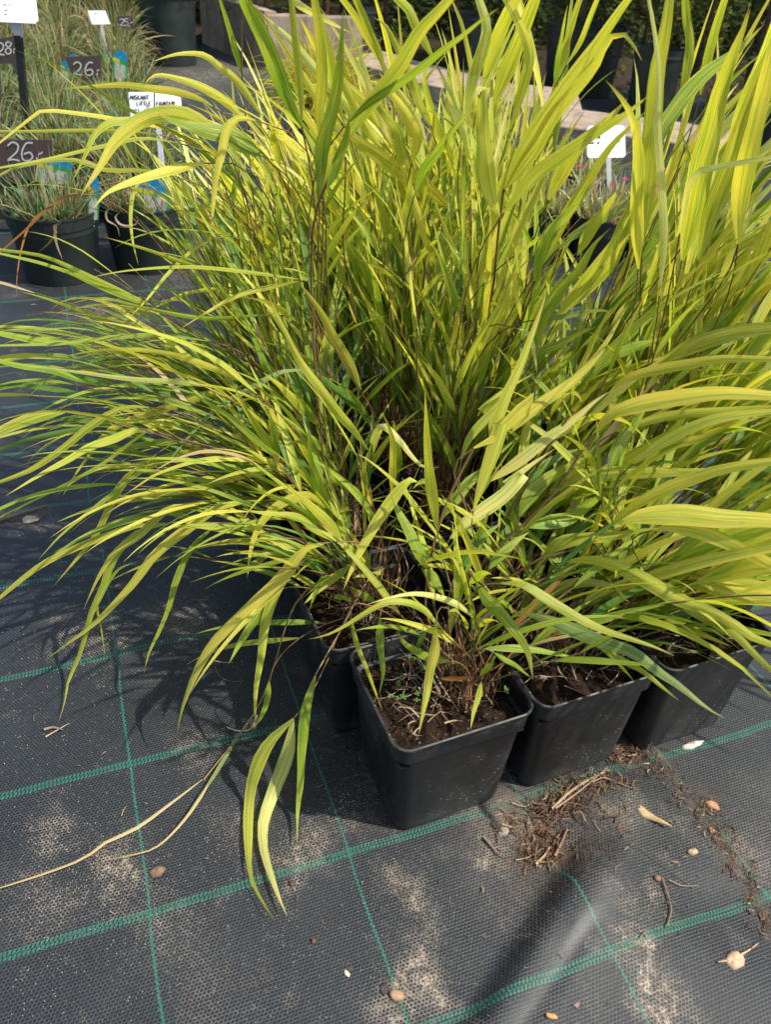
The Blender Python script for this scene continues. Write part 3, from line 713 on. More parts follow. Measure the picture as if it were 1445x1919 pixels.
def parse_pts(tok, tile=None):
    out = []
    for s in tok:
        if s[0].isalpha(): tile = s[0]; s = s[1:]
        x, y = s.split(','); ox, oy, k = TILE[tile]; out.append((ox+float(x)/k, oy+float(y)/k))
    return out
def lift(px, Y0, Y1, zmin=.012):
    L = [0]
    for a, b in zip(px, px[1:]): L.append(L[-1]+math.hypot(a[0]-b[0], a[1]-b[1]))
    out = []
    for p, l in zip(px, L):
        q = at(p[0], p[1], Y0+(Y1-Y0)*(l/L[-1])**1.15)
        if q.z < zmin: q = gp(p[0], p[1], zmin)
        out.append(q)
    return out
GAPS = [(1092, 222, 1182, 372, 1.0), (1000, 375, 1190, 462, .75), (1020, 60, 1250, 200, .6), (230, 50, 420, 165, .95), (0, 60, 260, 250, .9), (40, 425, 350, 545, .8), (0, 290, 250, 425, .6), (0, 900, 60, 1300, .8), (0, 520, 330, 600, .35),
        (700, 1200, 1000, 1400, .75), (690, 1400, 1445, 1919, 1.0), (560, 1110, 690, 1400, .75), (1270, 870, 1400, 935, .7), (1265, 1000, 1300, 1030, .8), (1060, 560, 1130, 640, .5), (540, 100, 680, 230, .6), (700, 60, 800, 130, .5)]
def in_gap(P, rng):
    for g in GAPS:
        if any(g[0] < x < g[2] and g[1] < y < g[3] for x, y in (proj(v) for v in P)) and rng.random() < g[4]: return True
    return False
def blade(parent, p, D1, l, w_, g, ck, rng, N=11):
    Q = [p.copy()]; dd = l/(N-1)
    for i in range(N-1):
        D1 = D1+Vector((0, 0, -g*dd*(1+2.0*i/N)))+Vector((rng.gauss(0, .02),)*3); D1.normalize(); q = Q[-1]+D1*dd; q.z = max(q.z, .01); Q.append(q)
    if in_gap(Q[3:], rng): return None
    up = Vector((rng.gauss(0, .35), rng.gauss(0, .35), 1)).normalized()
    return leaf_mesh('leaf', np.array([tuple(v) for v in Q]), w_, parent, PAL[ck], roll=rng.uniform(-.5, .5), fold=rng.uniform(.15, .45),
              twist=rng.uniform(-1.2, 1.2), mat=M_GREEN if ck in 'ds' else M_LEAF, wave=rng.uniform(0, .1), strips=2, tipbrown=rng.uniform(0, 1), rng=rng, ref=(up.x, up.y, up.z))
rt = random.Random(11)
ENDS = {k: [] for k in PLANT}            # culm ends already built, per plant
def key(s): return (int(s[0]), int(s[1]))
def culm_to(t, target, k, direction=None, thick=.0013):
    """a culm curving from the soil of plant t up to target"""
    b = root_pt(t, .04); tv = Vector(target)-b; L = tv.length
    m1 = b+Vector((tv.x*.33, tv.y*.33, max(.04, tv.z*.55)))
    m2 = Vector(target)-(Vector(direction).normalized()*L*.25 if direction is not None else Vector((tv.x*.2, tv.y*.2, tv.z*.1)))
    m2.z = max(m2.z, b.z+.02)
    C = [np.array(b*(1-s)**3+m1*3*s*(1-s)**2+m2*3*s*s*(1-s)+Vector(target)*s**3) for s in np.linspace(0, 1, 11)]
    g = random.random()
    c1 = (.19, .095, .045) if g < .3 else (.21, .14, .05) if g < .7 else (.14, .18, .04)
    sm = stem_mesh('stem', np.array(C), thick*1.25, thick*.8, t, (.26, .15, .065), c1, 5)
    for q, s in enumerate((.45, .62, .8)):           # lower blades on the same culm
        if random.random() < .25: continue
        i = int(s*10); D0 = Vector(C[i+1]-C[i]).normalized(); sd = Vector((-D0.y, D0.x, 0)); sd = sd.normalized() if sd.length > .05 else Vector((1, 0, 0))
        D1 = (D0+sd*random.choice((-1, 1))*random.uniform(.25, .6)+Vector((0, 0, random.uniform(-.1, .3)))).normalized()
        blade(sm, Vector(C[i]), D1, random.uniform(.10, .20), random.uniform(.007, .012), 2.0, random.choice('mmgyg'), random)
    return sm
SC = dict(b=((.20, .115, .05), (.25, .135, .05)), p=((.16, .06, .065), (.18, .08, .06)), s=((.30, .22, .10), (.22, .15, .06)), g=((.18, .14, .05), (.24, .12, .045)))
for ln in STEMS.strip().splitlines():
    a, bb = ln.split('|'); tok = a.split(); k = key(tok[0]); Ys = [float(v) for v in bb.split()]
    P = lift(parse_pts(tok[2:]), *Ys); t = PLANT[k]
    if (P[0]-Vector((t.location.x, t.location.y, P[0].z))).length < (P[-1]-Vector((t.location.x, t.location.y, P[-1].z))).length: P = P[::-1]
    e_ = P[-1]; root = root_pt(t, .035)
    if (root-e_).length > .03:            # carry the culm on down into the soil
        d = (P[-1]-P[-2]).normalized(); mid = e_+d*min(.06, (root-e_).length*.4); mid = mid*.7+(root*.5+e_*.5)*.3; mid.z = max(mid.z, root.z)
        P = P+[mid, root]
    C = catmull([tuple(v) for v in P], 18); th = float(tok[1][1])*.00062; cc = SC[tok[1][0]]
    stem_mesh('stem', C, th*.85, th*1.1, t, cc[0], cc[1], 6)
    ENDS[k] += [Vector(v) for v in C]
for ln in TR.strip().splitlines():
    tok = ln.split(); k = key(tok[0]); wt, wd = tok[2][0], float(tok[2][1:]); Y0, Y1 = float(tok[3]), float(tok[4])
    px = parse_pts(tok[5:]); (xa, ya), (xb, yb) = px[-2:]
    if yb < 2 or xb > 1443 or xb < 2:      # blades that leave the frame go on beyond it
        L_ = math.hypot(xb-xa, yb-ya); px.append((xb+(xb-xa)/L_*110, yb+(yb-ya)/L_*110))
    P = lift(px, Y0, Y1); t = PLANT[k]
    C = catmull([tuple(v) for v in P], 17 if len(P) > 3 else 12)
    i3 = len(P)//3; wm = wd/TILE[wt][2]/FPX*depth(P[i3])*(.80 if wt in 'CK' and wd > 80 else .92)
    roll = rt.uniform(-.45, .45)
    LAST = [None]; LAST[0] = leaf_mesh('leaf', C, wm/math.cos(roll)*1.04, t, PAL[tok[1]], roll=roll, fold=rt.uniform(.12, .34), twist=rt.uniform(-.7, .7),
              mat=M_GREEN if tok[1] in 'dso' else M_LEAF, wave=rt.uniform(0, .26), tipbrown=rt.uniform(.2, 1.0), rng=rt)
    lf = bpy.data.objects[-1] if False else LAST[0]
    if all((P[0]-q).length > .018 for q in ENDS[k]) and abs(px[0][0]-720) < 900:
        lf.parent = culm_to(t, P[0], k, P[0]-P[1] if False else (P[1]-P[0]), .0011)
        ENDS[k].append(P[0])

# shoots grown by rule : a culm with alternate blades, leaning as its pot leans in the photograph
def shoot(t, az, tilt, L, g, nl, lw, ll, cols, rng, cpal=None, r=.045, droop=1.0):
    b = root_pt(t, r); d = Vector((math.cos(az)*math.sin(tilt), math.sin(az)*math.sin(tilt), math.cos(tilt)))
    n = 9; P = [b.copy()]; ds = L/(n-1); D = d*.6+Vector((0, 0, .55)); D.normalize()
    dirs = [D.copy()]
    for i in range(n-1):
        D = D*.72+d*.28 if i < 4 else D+Vector((0, 0, -g*ds)); D = D+Vector((rng.gauss(0, .03), rng.gauss(0, .03), 0)); D.normalize()
        q = P[-1]+D*ds; q.z = max(q.z, .02); P.append(q); dirs.append(D.copy())
    if in_gap(P[4:], rng) and in_gap(P[4:], rng): return
    C = np.array([tuple(p) for p in P])
    u = rng.random(); c1 = (.20, .10, .045) if u < .3 else (.22, .145, .06) if u < .7 else (.14, .2, .04)
    stm = stem_mesh('stem', C, rng.uniform(.0013, .0019), .0010, t, (.27, .155, .07), c1, 4)
    side = Vector((-d.y, d.x, 0)); side = side.normalized() if side.length > 1e-3 else Vector((1, 0, 0))
    for m in range(nl):
        s = .34+.66*(m/(max(1, nl-1))) ; fi = s*(n-1); i0 = min(n-2, int(fi)); p = P[i0].lerp(P[i0+1], fi-i0); D0 = dirs[i0]
        sg = 1 if m % 2 else -1; ang = rng.uniform(.25, .7)*(1.15-s*.7)
        D1 = (D0*math.cos(ang)+(side*sg+Vector((0, 0, rng.uniform(-.1, .5)))).normalized()*math.sin(ang)).normalized()
        ck = rng.choices([c for c, _ in cols], [w_ for _, w_ in cols])[0]
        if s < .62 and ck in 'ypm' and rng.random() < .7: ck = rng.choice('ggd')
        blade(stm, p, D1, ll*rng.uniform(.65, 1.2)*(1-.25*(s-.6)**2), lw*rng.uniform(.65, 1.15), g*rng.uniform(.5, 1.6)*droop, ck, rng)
# plant: (number, azimuth deg, spread deg, tilt mean, tilt spread, length, gravity, leaves, width, leaf length, colours)
YL = [('y', 5), ('m', 5), ('g', 2), ('p', 1.5)]; GL = [('m', 5), ('g', 6), ('d', 2), ('y', 1.5), ('s', .4)]; DK = [('g', 5), ('d', 5), ('m', 2), ('s', .6), ('o', .2)]
LL = [('m', 5), ('g', 5), ('d', 2), ('s', .4), ('y', 1.5)]
GROW = {
 (0, 0): (9, 25, 35, 50, 12, .24, 1.5, 4, .013, .15, DK), (1, 0): (16, 20, 40, 42, 16, .30, 2.0, 5, .016, .20, GL), (2, 0): (20, 5, 50, 52, 16, .32, 2.2, 5, .017, .23, YL),
 (0, 1): (13, 165, 60, 45, 18, .22, 2.4, 4, .012, .16, GL), (1, 1): (20, 30, 60, 32, 14, .36, 1.6, 5, .016, .22, GL), (2, 1): (24, 10, 50, 38, 16, .42, 1.6, 6, .018, .25, YL),
 (0, 2): (26, 178, 30, 62, 10, .34, 1.8, 4, .0095, .27, LL), (1, 2): (20, 60, 90, 18, 12, .38, 1.4, 5, .014, .19, GL), (2, 2): (26, 20, 50, 28, 14, .50, 1.3, 6, .017, .30, YL),
 (0, 3): (30, 176, 24, 60, 10, .42, 1.9, 4, .0095, .28, LL), (1, 3): (24, 100, 90, 16, 10, .42, 1.3, 6, .015, .21, GL), (2, 3): (26, 30, 60, 20, 12, .50, 1.2, 6, .016, .30, YL),
 (0, 4): (24, 168, 30, 52, 12, .46, 1.7, 4, .0095, .27, LL), (1, 4): (28, 110, 60, 22, 12, .48, 1.2, 6, .016, .25, YL), (2, 4): (28, 60, 70, 18, 12, .50, 1.2, 6, .016, .30, YL)}
EXTRA = [((1, 0), (9, 8, 30, 54, 10, .34, 1.6, 5, .017, .30, YL)), ((2, 0), (8, 0, 30, 56, 10, .30, 1.6, 5, .018, .30, YL)), ((2, 1), (10, 0, 30, 52, 10, .42, 1.3, 5, .017, .32, YL)), ((1, 2), (10, 40, 90, 14, 8, .34, 1.2, 6, .012, .20, [('g', 4), ('m', 4), ('y', 2)])),
         ((0, 4), (24, 160, 30, 30, 10, .52, 1.2, 6, .012, .25, YL)), ((1, 4), (18, 145, 40, 24, 10, .48, 1.0, 6, .013, .26, YL)), ((2, 4), (10, 100, 60, 14, 8, .44, 1.0, 6, .013, .24, YL)), ((0, 3), (18, 150, 40, 30, 10, .42, 1.2, 5, .010, .22, GL)), ((0, 2), (14, 140, 40, 30, 12, .34, 1.4, 5, .010, .20, GL)),
         ((2, 1), (12, 22, 45, 22, 8, .55, .9, 6, .014, .30, YL)), ((2, 2), (10, 30, 60, 16, 8, .58, .8, 6, .014, .32, YL)), ((1, 2), (10, 60, 80, 12, 8, .50, .9, 6, .012, .26, YL)), ((1, 4), (14, 160, 30, 36, 8, .52, .8, 6, .017, .32, [('p', 5), ('y', 5), ('m', 2)])), ((2, 4), (15, 168, 30, 34, 8, .58, .8, 6, .018, .34, [('p', 5), ('y', 5), ('m', 2)])),
         ((2, 4), (10, 20, 40, 34, 10, .55, 1.0, 5, .017, .32, YL)), ((2, 3), (10, 5, 30, 38, 10, .52, 1.0, 5, .018, .32, YL)), ((2, 2), (8, 0, 30, 44, 10, .48, 1.2, 5, .018, .30, YL)), ((1, 3), (12, 90, 60, 14, 8, .36, 1.0, 6, .012, .18, GL))]
for k, (n, az, asp, tl, ts, L, g, nl, lw, ll, cols) in EXTRA:
    rg = random.Random(900+k[0]*10+k[1]); random.seed(700+k[0]*10+k[1])
    for i in range(n): shoot(PLANT[k], R_(rg.gauss(az, asp*.6)), R_(max(4, rg.gauss(tl, ts))), L*rg.uniform(.6, 1.15), g, nl, lw, ll, cols, rg)
for k, (n, az, asp, tl, ts, L, g, nl, lw, ll, cols) in GROW.items():
    rg = random.Random(100+k[0]*10+k[1]); random.seed(500+k[0]*10+k[1])
    for i in range(n):
        shoot(PLANT[k], R_(rg.gauss(az, asp*.6)), R_(max(4, rg.gauss(tl, ts))), L*rg.uniform(.65, 1.15), g, nl, lw, ll, cols, rg)
    # low inner leaves and brown cut stubble round the crown
    t = PLANT[k]; bl = []
    for i in range(150 if k[1] < 2 else 80):
        p = root_pt(t, .055); a = rg.uniform(0, 6.28); tt = rg.uniform(0, .9); l = rg.uniform(.02, .085)
        d = Vector((math.cos(a)*math.sin(tt), math.sin(a)*math.sin(tt), math.cos(tt))); q = p+d*l*.6+Vector((0, 0, -.002)); e2 = q+(d+Vector((rg.gauss(0, .4), rg.gauss(0, .4), rg.gauss(0, .3))))*l*.5
        c = rg.choice([(.20, .11, .055), (.13, .065, .035), (.32, .22, .12), (.42, .32, .18), (.24, .10, .05)])
        bl.append((catmull([tuple(p), tuple(q), tuple(e2)], 5), rg.uniform(.0012, .0034), c, tuple(v*1.2 for v in c)))
    for i in range(90 if k[1] < 2 else 20):            # dry fibres lying on the peat
        u, v = rg.uniform(-.058, .058), rg.uniform(-.052, .052); p = t.location+rot25((u, v, .176)); a = rg.uniform(0, 6.28); l = rg.uniform(.012, .06)
        q = p+Vector((math.cos(a), math.sin(a), rg.uniform(.0, .25)))*l*.5; e2 = q+Vector((math.cos(a+rg.gauss(0, .9)), math.sin(a+rg.gauss(0, .9)), -.1))*l*.5
        e2.z = max(e2.z, soilz(t)); c = rg.choice([(.34, .25, .16), (.22, .14, .09), (.46, .36, .24)])
        bl.append((catmull([tuple(p), tuple(q), tuple(e2)], 5), rg.uniform(.0007, .0022), c, c))
    blades_obj('stubble', t, bl, M_DRY)
    V, F, CC = [], [], []                               # loose peat crumbs and perlite
    for i in range(420 if k[1] < 2 else 60):
        u, v = rg.uniform(-.086, .086), rg.uniform(-.08, .08); p = t.location+rot25((u, v, .160+.012*math.exp(-(u*u+v*v)/.0024)+.003)); s_ = rg.uniform(.0008, .0030); b0 = len(V)
        for d in ((1, 0, 0), (-.5, .8, 0), (-.5, -.8, .1), (0, 0, .9), (.1, .1, -.8)): V.append(p+Vector(d)*s_*rg.uniform(.6, 1.3))
        F += [(b0, b0+1, b0+3), (b0+1, b0+2, b0+3), (b0+2, b0, b0+3), (b0+1, b0, b0+4), (b0+2, b0+1, b0+4), (b0, b0+2, b0+4)]
        CC += [rg.choice([(.035, .02, .012), (.08, .045, .028), (.13, .08, .05), (.02, .012, .01), (.22, .16, .11)])]*5
    tag(mesh_obj('soil_crumbs', V, F, M_DRY, t, col=CC, smooth=False), kind='stuff')
random.seed(3)
# ------------------------------------------------------------------ the nursery behind
def lathe(name, prof, cx, cy, z0, mat, parent, seg=36, smooth_deg=40):
    V, F = [], []
    for r, z in prof:
        for k in range(seg): a = 2*math.pi*k/seg; V.append((cx+r*math.cos(a), cy+r*math.sin(a), z0+z))
    for i in range(len(prof)-1):
        for k in range(seg): k2 = (k+1) % seg; F.append((i*seg+k, i*seg+k2, (i+1)*seg+k2, (i+1)*seg+k))
    F.append(tuple(range(seg))[::-1])
    o = mesh_obj(name, V, F, mat, parent)
    bm = bmesh.new(); bm.from_mesh(o.data)
    for e_ in bm.edges:
        if len(e_.link_faces) == 2 and e_.calc_face_angle(0) > R_(smooth_deg): e_.smooth = False
    bm.to_mesh(o.data); bm.free(); return o
def round_pot(t, R, H, mat, soil_drop=.03):
    x, y, z = t.location
    lathe('pot', [(R*.80, 0), (R*.81, .004), (R*.93, H*.80), (R*.935, H*.805), (R*.965, H*.812), (R*.99, H*.97), (R*1.01, H*.975), (R*1.01, H), (R*.975, H), (R*.955, H-.01), (R*.93, H-.06)], x, y, z, mat, t)
    V, F = [(x, y, z+H-soil_drop+.01)], []; m = 20
    for q in (.5, .94):
        for k in range(m): a = 2*math.pi*k/m; V.append((x+R*q*math.cos(a), y+R*q*math.sin(a), z+H-soil_drop+random.uniform(-.008, .008)))
    F = [(0, 1+k, 1+(k+1) % m) for k in range(m)]+[(1+k, 1+m+k, 1+m+(k+1) % m, 1+(k+1) % m) for k in range(m)]
    mesh_obj('soil', V, F, M_SOIL, t)
def tuft(x, y, z, R, n, hgt, cols, lean=.5, wid=.004, droop=1.6, seg=6, up=.35):
    out = []
    for i in range(n):
        a = random.uniform(0, 6.28); q = R*math.sqrt(random.random()); p = Vector((x+q*math.cos(a), y+q*math.sin(a), z))
        az = a+random.gauss(0, .7); tl = abs(random.gauss(0, lean)); D = Vector((math.cos(az)*math.sin(tl), math.sin(az)*math.sin(tl), math.cos(tl)))
        l = hgt*random.uniform(.45, 1.2); ds = l/(seg-1); P = [tuple(p)]; g = droop*random.uniform(.4, 1.8)
        for s in range(seg-1):
            p = p+D*ds; P.append(tuple(p)); D = (D+Vector((random.gauss(0, .08), random.gauss(0, .08), -g*ds*(1+s*.5)))).normalized()
        c0, c1 = random.choice(cols); j = random.uniform(.7, 1.25)
        out.append((np.array(P), wid*random.uniform(.6, 1.4), tuple(v*j for v in c0), tuple(v*j for v in c1)))
    return out
CG = [((.16, .21, .07), (.30, .36, .15)), ((.12, .18, .07), (.24, .33, .14)), ((.36, .25, .13), (.46, .34, .19)), ((.14, .20, .08), (.26, .34, .14)), ((.17, .22, .09), (.34, .36, .17)), ((.07, .12, .06), (.15, .22, .11))]
CST = [((.40, .30, .17), (.52, .42, .26)), ((.30, .20, .11), (.42, .32, .18)), ((.16, .19, .08), (.34, .33, .16))]
CTALL = [((.38, .40, .10), (.56, .58, .18)), ((.26, .34, .08), (.44, .50, .14)), ((.48, .40, .20), (.52, .46, .24))]
def grass_pot(x, y, label, R=.13, H=.2, mat=None, n=260, hgt=.36, cols=CG, group='ornamental grasses in round pots at the left', **kw):
    t = empty('potted_plant', (x, y, 0), label=label, cat='potted grass', group=group, kind='thing')
    round_pot(t, R, H, mat or M_TUB)
    blades_obj('foliage', t, tuft(x, y, H-.03, R*.75, n, hgt, cols, **kw), M_BLADE)
    return t
A1 = at(115, 470, 2.62); A2 = at(277, 455, 2.74)
random.seed(21)
tA = grass_pot(A1.x, 2.60, 'weedy grass in a round black pot, left of the two standing alone', R=.145, H=.215, n=300, hgt=.17, cols=CG+[((.34, .22, .15), (.42, .30, .20))])
tB = grass_pot(A2.x, 2.74, 'grass with curled dry blades in the round black pot with the biggest picture tag', R=.145, H=.215, n=280, hgt=.17, cols=CG+CST)
# broad weed leaves at the left rim of the first pot, curled straw on both
for (x0, y0, x1, y1, x2, y2, Yv, wv, cc, tt) in ((150, 640-0, 110, 560, 60, 650, 2.5, .028, 'd', tA), (190, 560, 215, 500, 205, 420, 2.5, .024, 'g', tA), (150, 600, 120, 620, 165, 720, 2.48, .026, 'd', tA), (230, 590, 260, 520, 330, 480, 2.5, .020, 'g', tA),
        (180, 470, 130, 410, 60, 380, 2.52, .018, 'd', tA), (160, 360, 180, 300, 160, 250, 2.6, .020, 'g', tA), (200, 400, 250, 360, 290, 340, 2.55, .018, 'd', tA), (210, 600, 225, 660, 205, 730, 2.47, .022, 'd', tA), (420, 610, 470, 560, 540, 570, 2.5, .018, 'g', tA), (350, 620, 300, 560, 260, 590, 2.5, .020, 'g', tA)):
    P = [at(a/3.803, 250+b_/3.803, Yv) for a, b_ in ((x0, y0), (x1, y1), (x2, y2))]
    leaf_mesh('leaf', catmull([tuple(p) for p in P], 8), wv, tt, ((.05, .11, .04), (.10, .19, .06)), roll=random.uniform(-.6, .6), mat=M_GREEN, strips=2)
def curl(pts, Yv, wv, tt, col):
    P = [at(a/3.803, 250+b_/3.803, Yv) for a, b_ in pts]; C = catmull([tuple(p) for p in P], 14)
    leaf_mesh('dry_blade', C, wv, tt, (col, col), roll=.4, mat=M_GREEN, strips=2)
curl([(430, 640), (385, 660), (395, 710), (340, 790), (265, 850)], 2.44, .009, tA, (.34, .22, .14)); curl([(400, 650), (390, 720), (405, 800), (445, 905)], 2.44, .009, tA, (.40, .30, .20))
curl([(800, 520), (755, 560), (765, 620), (830, 660), (850, 740)], 2.57, .007, tB, (.40, .30, .22)); curl([(850, 560), (820, 600), (860, 650), (960, 650), (980, 600), (930, 580)], 2.57, .007, tB, (.42, .32, .24))
rows = [(3.25, (-1.62, -1.33, -1.06), .15, CG, 'k'), (3.85, (-1.90, -1.58, -1.26), .15, CG, 'k'), (4.5, (-2.15, -1.82, -1.47), .15, CG, 'k'), (5.0, (-2.30, -2.06, -1.60), .14, CG, 'r'),
        (5.85, (-2.62, -2.28, -1.92), .15, CST+CG, 'r'), (6.6, (-2.92, -2.52, -2.15), .16, CST+CG, 'k'), (7.5, (-3.25, -2.85, -2.45), .18, CTALL, 'k')]
WHERE = {3.25: 'right behind the two lone pots', 3.85: 'two rows behind the lone pots', 4.5: 'just before the reddish pots', 5.0: 'in the nearer reddish row', 5.85: 'behind the small 26 price board', 6.6: 'below the small white board', 7.5: 'of tall yellowish blades, farthest row'}
SIDE = ('leftmost', 'middle one', 'beside the path')
for Yr, xs_, R, cols, k in rows:
    for q, x in enumerate(xs_):
        tall = Yr > 7; n = 300 if Yr < 5 else 260
        grass_pot(x, Yr+random.uniform(-.05, .05), ('reddish pot' if k == 'r' else 'black pot')+' of grass '+WHERE[Yr]+', '+SIDE[q], R=R, H=.2 if k == 'k' else .17, mat=M_TERRA if k == 'r' else M_TUB,
                  n=n+140, hgt={3.25: .23, 3.85: .20, 4.5: .16, 5.0: .25, 5.85: .28, 6.6: .34, 7.5: .75}[Yr], cols=cols, wid=.0066 if not tall else .010, lean=.80 if not tall else .35, droop=1.8 if not tall else .9)

# --- boards, stakes and picture tags
def BASEZ(Y, ymax): return at(700, ymax, Y).z
def card(name, pts, Y, mat, parent, th=.003, tilt=0.0):
    """flat card standing at its own distance Y, real thickness; pts are photograph pixels of its outline"""
    zb = BASEZ(Y, max(y for x, y in pts)); P = [at_t(x, y, Y, zb, tilt) for x, y in pts]; n = len(P)
    V = P+[p+Vector((0, th, 0)) for p in P]; F = [tuple(range(n)), tuple(range(2*n-1, n-1, -1))]+[(i, i+n, (i+1) % n+n, (i+1) % n) for i in range(n)]
    return mesh_obj(name, V, F, mat, parent, smooth=False)
def stake(name, px0, py0, px1, py1, wpx, Y, mat, parent, zend=None, th=.004):
    a, b_ = at(px0, py0, Y), at(px1, py1, Y); 
    if zend is not None: d = b_-a; b_ = a+d*((zend-a.z)/d.z)
    hw = wpx*depth(a)/FPX/2; s = Vector((1, 0, 0)); V = []
    for p in (a, b_):
        for dx, dy in ((-hw, -th/2), (hw, -th/2), (hw, th/2), (-hw, th/2)): V.append(p+Vector((dx, dy, 0)))
    F = [(0, 1, 5, 4), (1, 2, 6, 5), (2, 3, 7, 6), (3, 0, 4, 7), (3, 2, 1, 0), (4, 5, 6, 7)]
    return mesh_obj(name, V, F, mat, parent, smooth=False)
GL_ = {'2': [[(0, .8), (.25, 1), (.55, .85), (.5, .5), (0, .02), (.25, .08), (.65, 0)]], '6': [[(.62, .95), (.3, .95), (.05, .5), (.1, .08), (.4, 0), (.62, .22), (.45, .45), (.15, .35)]],
 '8': [[(.5, .9), (.25, 1), (.1, .8), (.3, .55), (.55, .3), (.4, .02), (.12, .1), (.1, .35), (.5, .7), (.55, .88), (.4, 1)]], '5': [[(.6, 1), (.15, .98), (.1, .6), (.45, .6), (.58, .3), (.4, .02), (.05, .06)]],
 ',': [[(.1, .12), (.16, -.2)]], '-': [[(0, .35), (.35, .55)]], '1': [[(.1, .8), (.35, 1), (.35, 0)]], '.': [[(.1, 0), (.16, .06)]], '0': [[(.3, 1), (.05, .5), (.3, 0), (.55, .5), (.3, 1)]],
 'M': [[(0, 0), (.05, 1), (.3, .4), (.55, 1), (.6, 0)]], 'I': [[(.2, 0), (.2, 1)]], 'S': [[(.55, .9), (.2, 1), (.1, .7), (.5, .4), (.4, 0), (.05, .1)]], 'K': [[(.1, 0), (.1, 1)], [(.5, 1), (.12, .5), (.55, 0)]],
 'A': [[(0, 0), (.3, 1), (.6, 0)], [(.12, .4), (.48, .4)]], 'N': [[(.05, 0), (.1, 1), (.5, 0), (.55, 1)]], 'T': [[(0, 1), (.6, 1)], [(.3, 1), (.3, 0)]], 'L': [[(.1, 1), (.1, 0), (.5, 0)]], 'E': [[(.5, 1), (.1, 1), (.1, 0), (.5, 0)], [(.1, .5), (.42, .5)]],
 'F': [[(.5, 1), (.1, 1), (.1, 0)], [(.1, .5), (.4, .5)]], 'O': [[(.3, 1), (.05, .5), (.3, 0), (.55, .5), (.3, 1)]], 'U': [[(.05, 1), (.1, .1), (.5, .1), (.55, 1)]], 'W': [[(0, 1), (.15, 0), (.3, .7), (.45, 0), (.6, 1)]], 'Y': [[(0, 1), (.3, .5), (.6, 1)], [(.3, .5), (.3, 0)]],
 'c': [[(.5, .5), (.15, .5), (.15, 0), (.5, 0)]], 'm': [[(.05, 0), (.05, .5), (.3, .5), (.3, 0)], [(.3, .5), (.55, .5), (.55, 0)]], '~': [[(0, .3), (.15, .6), (.3, .2), (.5, .6), (.6, .3)]], ' ': []}
def writing(text, x, y, hpx, Y, mat, parent, sp=.85, wpx=1.6, slope=0.0, dy=-.0025, tilt=0.0, zb=None, asp=1.0):
    V, F = [], []; cx = x
    for ch in text:
        for st in GL_.get(ch, []):
            pts = catmull([(cx+a*hpx*asp, y+slope*(cx-x)-b_*hpx, 0) for a, b_ in st], max(3, 3*len(st)-1)) if len(st) > 2 else np.array([(cx+a*hpx*asp, y+slope*(cx-x)-b_*hpx, 0) for a, b_ in st], dtype=float)
            T = np.gradient(pts, axis=0); b0 = len(V)
            for p, t_ in zip(pts, T):
                L = math.hypot(t_[0], t_[1])+1e-9; nx_, ny_ = -t_[1]/L*wpx/2, t_[0]/L*wpx/2
                for s in (-1, 1):
                    q = at_t(p[0]+s*nx_, p[1]+s*ny_, Y, zb or 0, tilt)
                    V.append(q+Vector((0, dy, 0)))
            F += [(b0+2*i, b0+2*i+1, b0+2*i+3, b0+2*i+2) for i in range(len(pts)-1)]
        cx += hpx*sp*asp*(.45 if ch in ',.I' else 1)
    return mesh_obj('writing', V, F, mat, parent, smooth=False)
def sign(name, loc, label, cat, group=None): return empty(name, tuple(loc), label=label, cat=cat, group=group, kind='thing')
PG = 'brown boards with a hand-written price'
s1 = sign('price_sign', at(40, 345, 2.92), 'large brown board reading 26,- just above the leftmost round black pot', 'price sign', PG)
card('board', [(-22, 262), (96, 262), (97, 292), (70, 338), (-25, 330)], 2.95, M_BROWN, s1); writing('26', 14, 301, 35, 2.95, M_CHALK, s1, sp=.72, wpx=3.0); writing(',-', 66, 297, 22, 2.95, M_CHALK, s1, sp=.6, wpx=2.4)
stake('stake', 40, 335, 42, 400, 16, 2.955, M_BROWN, s1, zend=.15)
s2 = sign('price_sign', at(160, 165, 4.75), 'small brown board reading 26,- in front of the reddish pots', 'price sign', PG)
card('board', [(121, 107), (188, 104), (190, 150), (176, 153), (165, 161), (152, 152), (137, 151)], 4.75, M_BROWN, s2); writing('26', 137, 141, 25, 4.75, M_CHALK, s2, sp=.85, wpx=2.6); writing(',-', 180, 138, 14, 4.75, M_CHALK, s2, sp=.15, wpx=2)
stake('stake', 164, 157, 165, 200, 9, 4.754, M_BROWN, s2, zend=.1)
s3 = sign('price_sign', at(5, 140, 3.7), 'brown board reading 28,- partly behind the black pole at the left edge', 'price sign', PG)
card('board', [(-40, 80), (26, 67), (30, 105), (34, 145), (20, 120), (-40, 120)], 3.7, M_BROWN, s3); writing('28', -7, 103, 23, 3.7, M_CHALK, s3, sp=.65, wpx=2.6, slope=-.12); writing(',-', 24, 97, 12, 3.7, M_CHALK, s3, sp=.1, wpx=2)
stake('stake', -5, 118, -3, 180, 9, 3.704, M_BROWN, s3, zend=.1)
s4 = sign('price_sign', at(235, 60, 6.4), 'tiny brown board reading 25,- far off beside the cloth path', 'price sign', PG)
card('board', [(218, 31), (247, 29), (250, 50), (240, 55), (222, 50)], 6.4, M_BROWN, s4); writing('25,-', 224, 48, 13, 6.4, M_CHALK, s4, sp=.62, wpx=1.6)
stake('stake', 236, 52, 240, 100, 3, 6.404, M_BROWN, s4, zend=.1)
s5 = sign('sign_board', at(45, 260, 3.3), 'large blank-edged white board in a clear clip on a black pole, top left', 'sign')
card('board', [(-70, -60), (58, -60), (70, 39), (66, 44), (-70, 38)], 3.30, M_WHITE, s5, .006, tilt=.55)
